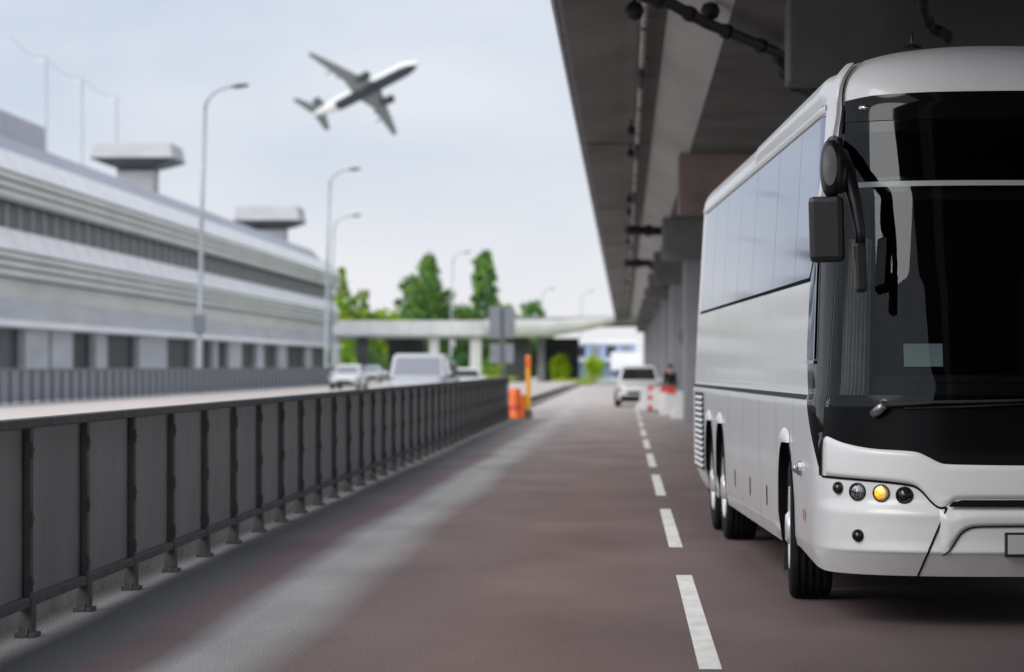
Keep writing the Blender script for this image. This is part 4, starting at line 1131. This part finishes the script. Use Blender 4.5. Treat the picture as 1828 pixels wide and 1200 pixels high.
# ------------------------------------------------------------------ vehicles
def make_car(name, label, cat, loc, rz, Lc, Wc, Hc, paint, kind='suv', glass='carglass', group=None):
    """local frame: front at -y, rear at +y"""
    root = empty(name, loc, rz, label, cat, group)
    h = Hc
    if kind == 'van': belt = [(-.5,.42),(-.47,.50),(-.36,.56),(-.30,.60),(0,.60),(.46,.60),(.495,.56),(.5,.40)]; gh = [(-.36,.565,-.18,.985),(.49,.60,.475,.985)]
    elif kind == 'suv': belt = [(-.5,.40),(-.47,.50),(-.30,.58),(-.22,.61),(0,.62),(.44,.63),(.49,.58),(.5,.40)]; gh = [(-.22,.61,-.10,.99),(.47,.63,.38,.99)]
    else: belt = [(-.5,.36),(-.47,.46),(-.24,.62),(0,.65),(.30,.66),(.46,.65),(.49,.58),(.5,.38)]; gh = [(-.22,.62,-.06,.985),(.40,.655,.24,.985)]
    zb = .17*h
    b = MB(); ys = [-.5+k/30 for k in range(31)]
    sec = 17
    def body_(i, j):
        t = ys[j]; zt = ltab(belt, t)*h
        w_ = Wc/2*(1-.16*max(0,(abs(t)-.36)/.14)**2)
        a = math.pi*i/(sec-1)
        cx = math.copysign(abs(math.cos(a))**.35, math.cos(a)); cz = math.sin(a)**.45
        x = w_*cx; z = zb+(zt-zb)*cz
        if z < zb+.5*(zt-zb): x *= .965+.07*(z-zb)/(zt-zb)
        return (x, t*Lc, z)
    b.grid(body_, sec, 31)
    for j in (0, 30):
        vs = [body_(i, j) for i in range(sec)]
        b.add(vs, [tuple(range(sec))])
    b.build('body', M[paint], root)
    (yf0, zf0, yf1, zf1), (yr0, zr0, yr1, zr1) = gh
    wb = Wc/2*.93; wt = Wc/2*(.84 if kind == 'van' else .74)
    Cb = [(-wb,yf0*Lc,zf0*h-.02),(wb,yf0*Lc,zf0*h-.02),(wb,yr0*Lc,zr0*h-.02),(-wb,yr0*Lc,zr0*h-.02)]
    Ct = [(-wt,yf1*Lc,zf1*h-.05),(wt,yf1*Lc,zf1*h-.05),(wt,yr1*Lc,zr1*h-.05),(-wt,yr1*Lc,zr1*h-.05)]
    k_ = .86
    Cr = [(x*k_, y*k_+(1-k_)*(yf1+yr1)/2*Lc, h) for x, y, z in Ct]
    b = MB(); b.add(Cb+Ct+Cr, [(0,1,5,4),(1,2,6,5),(2,3,7,6),(3,0,4,7),(4,5,9,8),(5,6,10,9),(6,7,11,10),(7,4,8,11),(8,9,10,11)], 0, True)
    cab = b.build('cabin', M[paint], root)
    me = cab.data
    md = cab.modifiers.new('bevel', 'BEVEL'); md.width = .05; md.segments = 3; md.limit_method = 'ANGLE'; md.angle_limit = R_(20)
    def pane(nm, A, B_, C_, D, s0=.07, s1=.93, t0=.10, t1=.90, off=.012, m_=glass):
        A, B_, C_, D = map(Vector, (A, B_, C_, D))
        n_ = (B_-A).cross(D-A).normalized(); cen = (A+B_+C_+D)/4
        if n_.dot(cen-Vector((0,(yf0+yr0)/2*Lc,h*.7))) < 0: n_ = -n_
        bb = MB()
        def f(i, j):
            s_ = s0+(s1-s0)*i/4; t_ = t0+(t1-t0)*j/3
            return A.lerp(B_, s_).lerp(D.lerp(C_, s_), t_)+n_*off
        bb.grid(f, 5, 4); return bb.build(nm, M[m_], root, normals=False)
    pane('windscreen', Cb[0], Cb[1], Ct[1], Ct[0]); pane('rear_window', Cb[2], Cb[3], Ct[3], Ct[2], .08,.92,.18,.86)
    for (i0, i1) in ((1,2),(3,0)):
        for a, c in ((.10,.36),(.39,.66),(.69,.92)):
            pane('side_window', Cb[i0], Cb[i1], Ct[i1], Ct[i0], a, c, .12, .88)
    rw = .33 if kind != 'sedan' else .31
    for sx in (-1, 1):
        for yy in (-.31, .30):
            e = bpy.data.objects.new('wheel', None); COL.objects.link(e); e.parent = root; e.location = (sx*(Wc/2-.10), yy*Lc, rw)
            b = MB(); b.lathe([(rw*.62,-.1),(rw*.9,-.115),(rw,-.08),(rw,.08),(rw*.9,.115),(rw*.62,.1)], 24, axis='X', close=True); b.build('tyre', M['tyre'], e)
            b = MB(); b.lathe([(rw*.64,.10*sx),(rw*.55,.07*sx),(rw*.15,.08*sx),(.001,.09*sx)], 20, axis='X'); b.build('rim', M['alu'], e)
            b = MB(); b.lathe([(rw*1.18,.0),(rw*1.18,.118*sx),(rw*1.02,.120*sx)], 24, axis='X'); b.build('wheel_arch', M['seam'], e)
        b = MB(); b.bbox(sx*Wc*.44-.16, sx*Wc*.44+.10, -Lc/2+.03, -Lc/2+.12, .44*h*.85, .44*h*.85+.15, .03, ); b.build('headlight', M['chrome'], root)
        b = MB(); b.bbox(sx*Wc*.41-.11, sx*Wc*.41+.11, Lc/2-.10, Lc/2-.005, .42*h, .42*h+.17, .02); b.build('tail_light', M['tail'], root)
        b = MB(); b.bbox(sx*Wc*.5-.04, sx*Wc*.5+.14*sx if sx > 0 else sx*Wc*.5+.04, yf0*Lc+.12, yf0*Lc+.22, .60*h, .60*h+.14, .03) if sx > 0 else b.bbox(-Wc*.5-.14, -Wc*.5+.04, yf0*Lc+.12, yf0*Lc+.22, .60*h, .60*h+.14, .03)
        b.build('mirror', M[paint], root)
    b = MB(); b.bbox(-Wc*.42, Wc*.42, -Lc/2-.03, -Lc/2+.2, zb-.02, zb+.18, .04); b.build('bumper', M['blackp'], root)
    b = MB(); b.bbox(-Wc*.42, Wc*.42, Lc/2-.2, Lc/2+.03, zb-.02, zb+.2, .04); b.build('bumper', M['blackp'], root)
    b = MB(); b.bbox(-Wc*.27, Wc*.27, -Lc/2-.012, -Lc/2+.06, .30*h, .38*h, .02); b.build('grille', M['blackp'], root)
    b = MB(); b.box(-.26,.26,Lc/2+.0,Lc/2+.02,.30*h,.30*h+.11); b.build('licence_plate', M['plate'], root)
    b = MB(); b.box(-Wc*.45,Wc*.45,-Lc*.42,Lc*.42,.2,zb+.1); b.build('underside', M['under'], root)
    return root
def car_at(px_, Y, z=0): return ((px_-1115)/5000*Y, Y, z)
make_car('parked_car', 'white car with dark rear window in our lane', 'car', (car_at(1139,117.5)[0],117.5,0), R_(1), 4.5, 1.88, 1.72, 'carw', 'suv')
make_car('van', 'light grey van with its windscreen facing us on the carriageway behind the dark fence', 'van', (car_at(749,95)[0],95,.3), R_(1), 4.7, 2.02, 1.80, 'van', 'van', 'vanglass')
make_car('parked_car', 'dark car mostly hidden behind the right side of the grey van', 'car', car_at(782,128,.3), 0, 4.4, 1.82, 1.62, 'card_dark', 'suv')
make_car('parked_car', 'white low car to the right of the grey van', 'car', car_at(830,142,.3), R_(6), 4.4, 1.8, 1.30, 'carw', 'sedan', 'carglass')
make_car('parked_car', 'white rounded car at the right end of the far fence', 'car', car_at(622,168,.3), R_(-4), 4.2, 1.75, 1.50, 'carw', 'sedan', 'vanglass')
make_car('parked_car', 'small bright car far off between the white rounded car and the van', 'car', car_at(664,255,.3), 0, 4.2, 1.75, 1.45, 'carw', 'sedan', 'vanglass')

# ------------------------------------------------------------------ street furniture at the fence end
x, y = XY(943, 89)
e = empty('marker_post', (x, y, 0), 0, 'tall yellow-orange marker post standing past the end of the dark fence', 'post')
b = MB(); b.bbox(-.075,.075,-.06,.06,.10,2.02,.03); b.build('post_body', M['post_y'], e)
b = MB(); b.bbox(-.08,.08,-.065,.065,1.62,1.98,.02); b.build('head_band', M['drum'], e)
b = MB(); b.bbox(-.13,.13,-.12,.12,0,.28,.02); b.build('base', M['fence_post'], e)
x, y = XY(919, 88.8)
e = empty('traffic_barrel', (x, y, 0), 0, 'orange plastic traffic barrel right at the end of the dark fence', 'barrel')
b = MB(); b.lathe([(.001,.0),(.24,.0),(.24,.06),(.215,.08),(.205,.36),(.20,.38),(.195,.62),(.19,.64),(.18,.90),(.15,.96),(.001,.97)], 24); b.build('drum', M['drum'], e)
b = MB(); b.lathe([(.209,.30),(.205,.42)], 24); b.build('reflective_band', M['red'], e)
x, y = XY(929, 90.2)
e = empty('traffic_barrel', (x, y, 0), 0, 'second orange barrel, lower, between the first barrel and the yellow marker post', 'barrel')
b = MB(); b.lathe([(.001,.0),(.24,.0),(.24,.06),(.20,.08),(.185,.70),(.15,.76),(.001,.77)], 24); b.build('drum', M['drum'], e)
# concrete blocks right
for k, (px_, Y, wd_, hh, lab) in enumerate([(1222,90,.62,.86,'pale concrete barrier block nearest the rear of the coach'),(1196,96,.5,.70,'pale concrete barrier block under the red barrier board'),(1150,110,.40,.80,'narrow pale barrier block behind the white car')]):
    x, y = XY(px_, Y)
    e = empty('barrier_block', (x, y, 0), 0, lab, 'barrier', 'pale barrier blocks')
    w2 = wd_/2; b = MB(); b.prism([(-w2-.12,0),(w2+.12,0),(w2+.08,.12),(w2-.05,.35),(w2-.08,hh),(-w2+.08,hh),(-w2+.05,.35),(-w2-.08,.12)], 0, 1.9, axis='Y'); b.build('block_body', M['conc_pale'], e)
    b = MB(); b.box(-.1,.1,.4,.7,hh,hh+.02); b.box(-.1,.1,1.2,1.5,hh,hh+.02); b.build('lifting_slot', M['concrete'], e)
for k, (px_, Y, z0, z1, ws_, lab) in enumerate([(1164,104,.05,.95,'rw','left red and white barrier board leaning beside the white car'),(1172,103,.05,.9,'w','white board between the red barrier boards'),(1192,100,.5,.95,'r','red barrier board in front of the standing person'),(1184,99,.05,.75,'w','slanted white board below the red barrier board')]):
    x, y = XY(px_, Y)
    e = empty('barrier_board', (x, y, 0), R_(6-4*k), lab, 'barrier', 'red and white barrier boards')
    w2 = .15 if k != 2 else .26
    b = MB(); 
    nseg = 5
    for q in range(nseg):
        za = z0+(z1-z0)*q/nseg; zb_ = z0+(z1-z0)*(q+1)/nseg
        b.box(-w2, w2, -.03, .03, za+.001, zb_-.001, {'rw': q % 2, 'w': 1, 'r': 0}[ws_])
    b.build('board', [M['red'], M['barw']], e)
    b = MB(); b.box(-w2*.8,-w2*.8+.05,.03,.08,0,z1); b.box(w2*.8-.05,w2*.8,.03,.08,0,z1); b.bbox(-w2-.05,w2+.05,-.2,.25,0,.05,.01); b.build('stand', M['blackp'], e)

# ------------------------------------------------------------------ person
def skinned(name, verts, edges, radii, m, parent, rootv=0, lv=1):
    me = bpy.data.meshes.new(name); me.from_pydata(verts, edges, []); o = bpy.data.objects.new(name, me); COL.objects.link(o); o.parent = parent
    md = o.modifiers.new('skin', 'SKIN'); md.use_smooth_shade = True
    for i, r in enumerate(radii): me.skin_vertices[0].data[i].radius = (r, r) if not isinstance(r, tuple) else r
    me.skin_vertices[0].data[rootv].use_root = True
    s = o.modifiers.new('sub', 'SUBSURF'); s.levels = lv; s.render_levels = lv
    me.materials.append(m); return o
x, y = XY(1196, 104)
pe = empty('person', (x, y, 0), R_(20), 'person in dark clothes standing behind the red barrier board beside the pier', 'person')
V = [(0,0,.95),(0,0,1.10),(0,-.01,1.28),(0,0,1.42),(0,-.01,1.50),(0,-.02,1.58),(0,-.02,1.68)]
Rr = [(.15,.11),(.14,.10),(.17,.11),(.15,.09),.055,.075,.085]
E_ = [(i,i+1) for i in range(6)]
def limb(start, pts, rs):
    prev = start
    for p, r in zip(pts, rs): V.append(p); Rr.append(r); E_.append((prev, len(V)-1)); prev = len(V)-1
    return prev
for s in (-1, 1):
    limb(0, [(s*.10,0,.88),(s*.11,.01,.50),(s*.12,.03,.10),(s*.13,-.10,.04)], [.085,.060,.042,.035])
    wr = limb(3, [(s*.19,0,1.40),(s*.23,.02,1.12),(s*.22,-.08,.90),(s*.22,-.10,.84)], [.052,.042,.030,.028])
    for q in range(4): limb(wr, [(s*(.20+.014*q),-.115,.79),(s*(.195+.014*q),-.125,.745-.006*abs(q-1.5))], [.010,.008])
    limb(wr, [(s*.19,-.13,.815),(s*.185,-.14,.785)], [.010,.009])
skinned('body', V, E_, Rr, M['skin'], pe)
V = [(0,0,.90),(0,0,1.10),(0,-.01,1.28),(0,0,1.42),(0,-.005,1.49)]; Rr = [(.175,.13),(.16,.12),(.19,.13),(.17,.11),.075]; E_ = [(i,i+1) for i in range(4)]
for s in (-1, 1): limb(3, [(s*.19,0,1.40),(s*.23,.02,1.12),(s*.22,-.07,.92)], [.068,.056,.045])
skinned('jacket', V, E_, Rr, M['cloth'], pe)
V = [(0,0,.96)]; Rr = [(.165,.12)]; E_ = []
for s in (-1, 1): limb(0, [(s*.10,0,.88),(s*.11,.01,.50),(s*.12,.03,.12)], [.10,.075,.058])
skinned('trousers', V, E_, Rr, M['cloth2'], pe)
b = MB(); b.grid(lambda i, j: Vector((.092*math.sin(math.pi*(.05+.62*j/6))*math.cos(2*math.pi*i/16), .0+.10*math.sin(math.pi*(.05+.62*j/6))*math.sin(2*math.pi*i/16)+.005, 1.665+.10*math.cos(math.pi*(.05+.62*j/6)))), 16, 7, closeu=True); b.build('hair', M['hair'], pe)
b = MB()
for s in (-1, 1): b.bbox(s*.13-.045,s*.13+.045,-.19,.08,0,.09,.025)
b.build('shoe', M['blackp'], pe)

# ------------------------------------------------------------------ airliner
ap = empty('airplane', (0,0,0), 0, 'twin-engine airliner with a dark belly climbing away in the sky', 'airplane')
fw = Vector((.763,.335,.553)); rt = Vector((-.63,.58,.517))
def c2w(v): return RV*v.x + UV*v.y - FV*v.z
Fw = c2w(fw).normalized(); Rw = c2w(rt); Rw = (Rw-Fw*Rw.dot(Fw)).normalized(); Uw = Rw.cross(Fw)
ap.matrix_world = Matrix.Translation(at(649,162,735)) @ Matrix((( Rw.x,Fw.x,Uw.x,0),(Rw.y,Fw.y,Uw.y,0),(Rw.z,Fw.z,Uw.z,0),(0,0,0,1)))
# local: x right wing, y nose, z up
am = mat('aircraft_white', (.72,.71,.69), .35); M['air_w'] = am
nt = am.node_tree; N = nt.nodes; L = nt.links; bs = N['Principled BSDF']
tc = N.new('ShaderNodeTexCoord'); sp = N.new('ShaderNodeSeparateXYZ'); L.new(tc.outputs['Object'], sp.inputs[0])
c1 = N.new('ShaderNodeMath'); c1.operation = 'LESS_THAN'; c1.inputs[1].default_value = -1.0; L.new(sp.outputs['Z'], c1.inputs[0])
c2 = N.new('ShaderNodeMath'); c2.operation = 'GREATER_THAN'; c2.inputs[1].default_value = -9.0; L.new(sp.outputs['Y'], c2.inputs[0])
c3 = N.new('ShaderNodeMath'); c3.operation = 'MULTIPLY'; L.new(c1.outputs[0], c3.inputs[0]); L.new(c2.outputs[0], c3.inputs[1])
mx = N.new('ShaderNodeMix'); mx.data_type = 'RGBA'; L.new(c3.outputs[0], mx.inputs['Factor']); mx.inputs['A'].default_value = (.86,.85,.83,1); mx.inputs['B'].default_value = (.035,.05,.065,1)
L.new(mx.outputs['Result'], bs.inputs['Base Color'])
b = MB()
st = [(19.4,.02,-.35),(19.1,.45,-.3),(18.3,1.0,-.2),(17.0,1.5,-.08),(15.0,1.85,0),(12,1.95,0),(5,1.95,0),(-3,1.95,0),(-8,1.9,.05),(-11,1.65,.22),(-14,1.2,.5),(-17,.72,.85),(-19.3,.3,1.1),(-19.9,.05,1.15)]
b.grid(lambda i, j: Vector((st[j][1]*math.cos(2*math.pi*i/28), st[j][0], st[j][2]+st[j][1]*1.03*math.sin(2*math.pi*i/28))), 28, len(st), closeu=True)
b.build('fuselage', M['air_w'], ap)
def foil(secs, m_, name, vert=False):
    """secs: (span, y_lead, chord, z, thickness)"""
    b = MB(); pr = [(0,0),(.06,.5),(.25,.95),(.5,.85),(.8,.4),(1,.02),(.8,-.25),(.5,-.45),(.25,-.45),(.06,-.3)]
    def f(i, j):
        s, yl, c, z, t = secs[j]; a, h_ = pr[i]
        return Vector((h_*t, yl-a*c, s)) if vert else Vector((s, yl-a*c, z+h_*t))
    b.grid(f, len(pr), len(secs), closeu=True)
    for j in (0, len(secs)-1): b.add([f(i, j) for i in range(len(pr))], [tuple(range(len(pr)))])
    return b.build(name, M[m_], ap)
for s in (-1, 1):
    foil([(s*1.3,5.2,7.6,-.95,.55),(s*5.5,2.9,4.6,-.55,.36),(s*12,-.4,2.9,.10,.22),(s*16.6,-2.9,1.7,.62,.12),(s*17.1,-3.4,1.2,.85,.09)], 'air_g', 'wing')
    foil([(s*.5,-14.6,3.9,1.0,.22),(s*6.6,-18.6,1.6,1.6,.10)], 'air_g', 'tailplane')
    b = MB(); b.lathe([(.75,0),(1.02,-.2),(1.12,-1.0),(1.05,-2.4),(.75,-3.6),(.45,-4.4),(.25,-4.8),(.02,-5.2)], 24, M=Matrix.Translation((s*4.9,6.6,-1.95)), axis='Y')
    b.lathe([(.75,0),(.70,-.6),(.02,-.7)], 24, M=Matrix.Translation((s*4.9,6.6,-1.95)), axis='Y')
    en = b.build('engine', M['air_d'], ap)
    b = MB(); b.bbox(s*4.9-.12,s*4.9+.12,2.2,5.4,-1.2,-.5,.05); b.build('pylon', M['air_g'], en)
    for yy in (7.5, 10): 
        b = MB(); b.lathe([(.001,.6),(.2,.3),(.25,-1.2),(.001,-2.2)], 8, M=Matrix.Translation((s*yy, -1.2-(yy-7.5)*.6, -.75+yy*.02)), axis='Y'); b.build('flap_fairing', M['air_g'], ap)
foil([(1.6,-12.2,6.4,0,.24),(3.0,-14.6,4.6,0,.2),(7.9,-18.4,2.2,0,.12)], 'air_d', 'tail_fin', True)
b = MB()
for s in (-1, 1):
    for k in range(5): b.box(s*1.0-.35 if s > 0 else -1.35, 1.35 if s > 0 else -.65, 17.0-.0, 17.25, .85, 1.15) if k == 0 else None
b.build('cockpit_window', M['air_d'], ap)
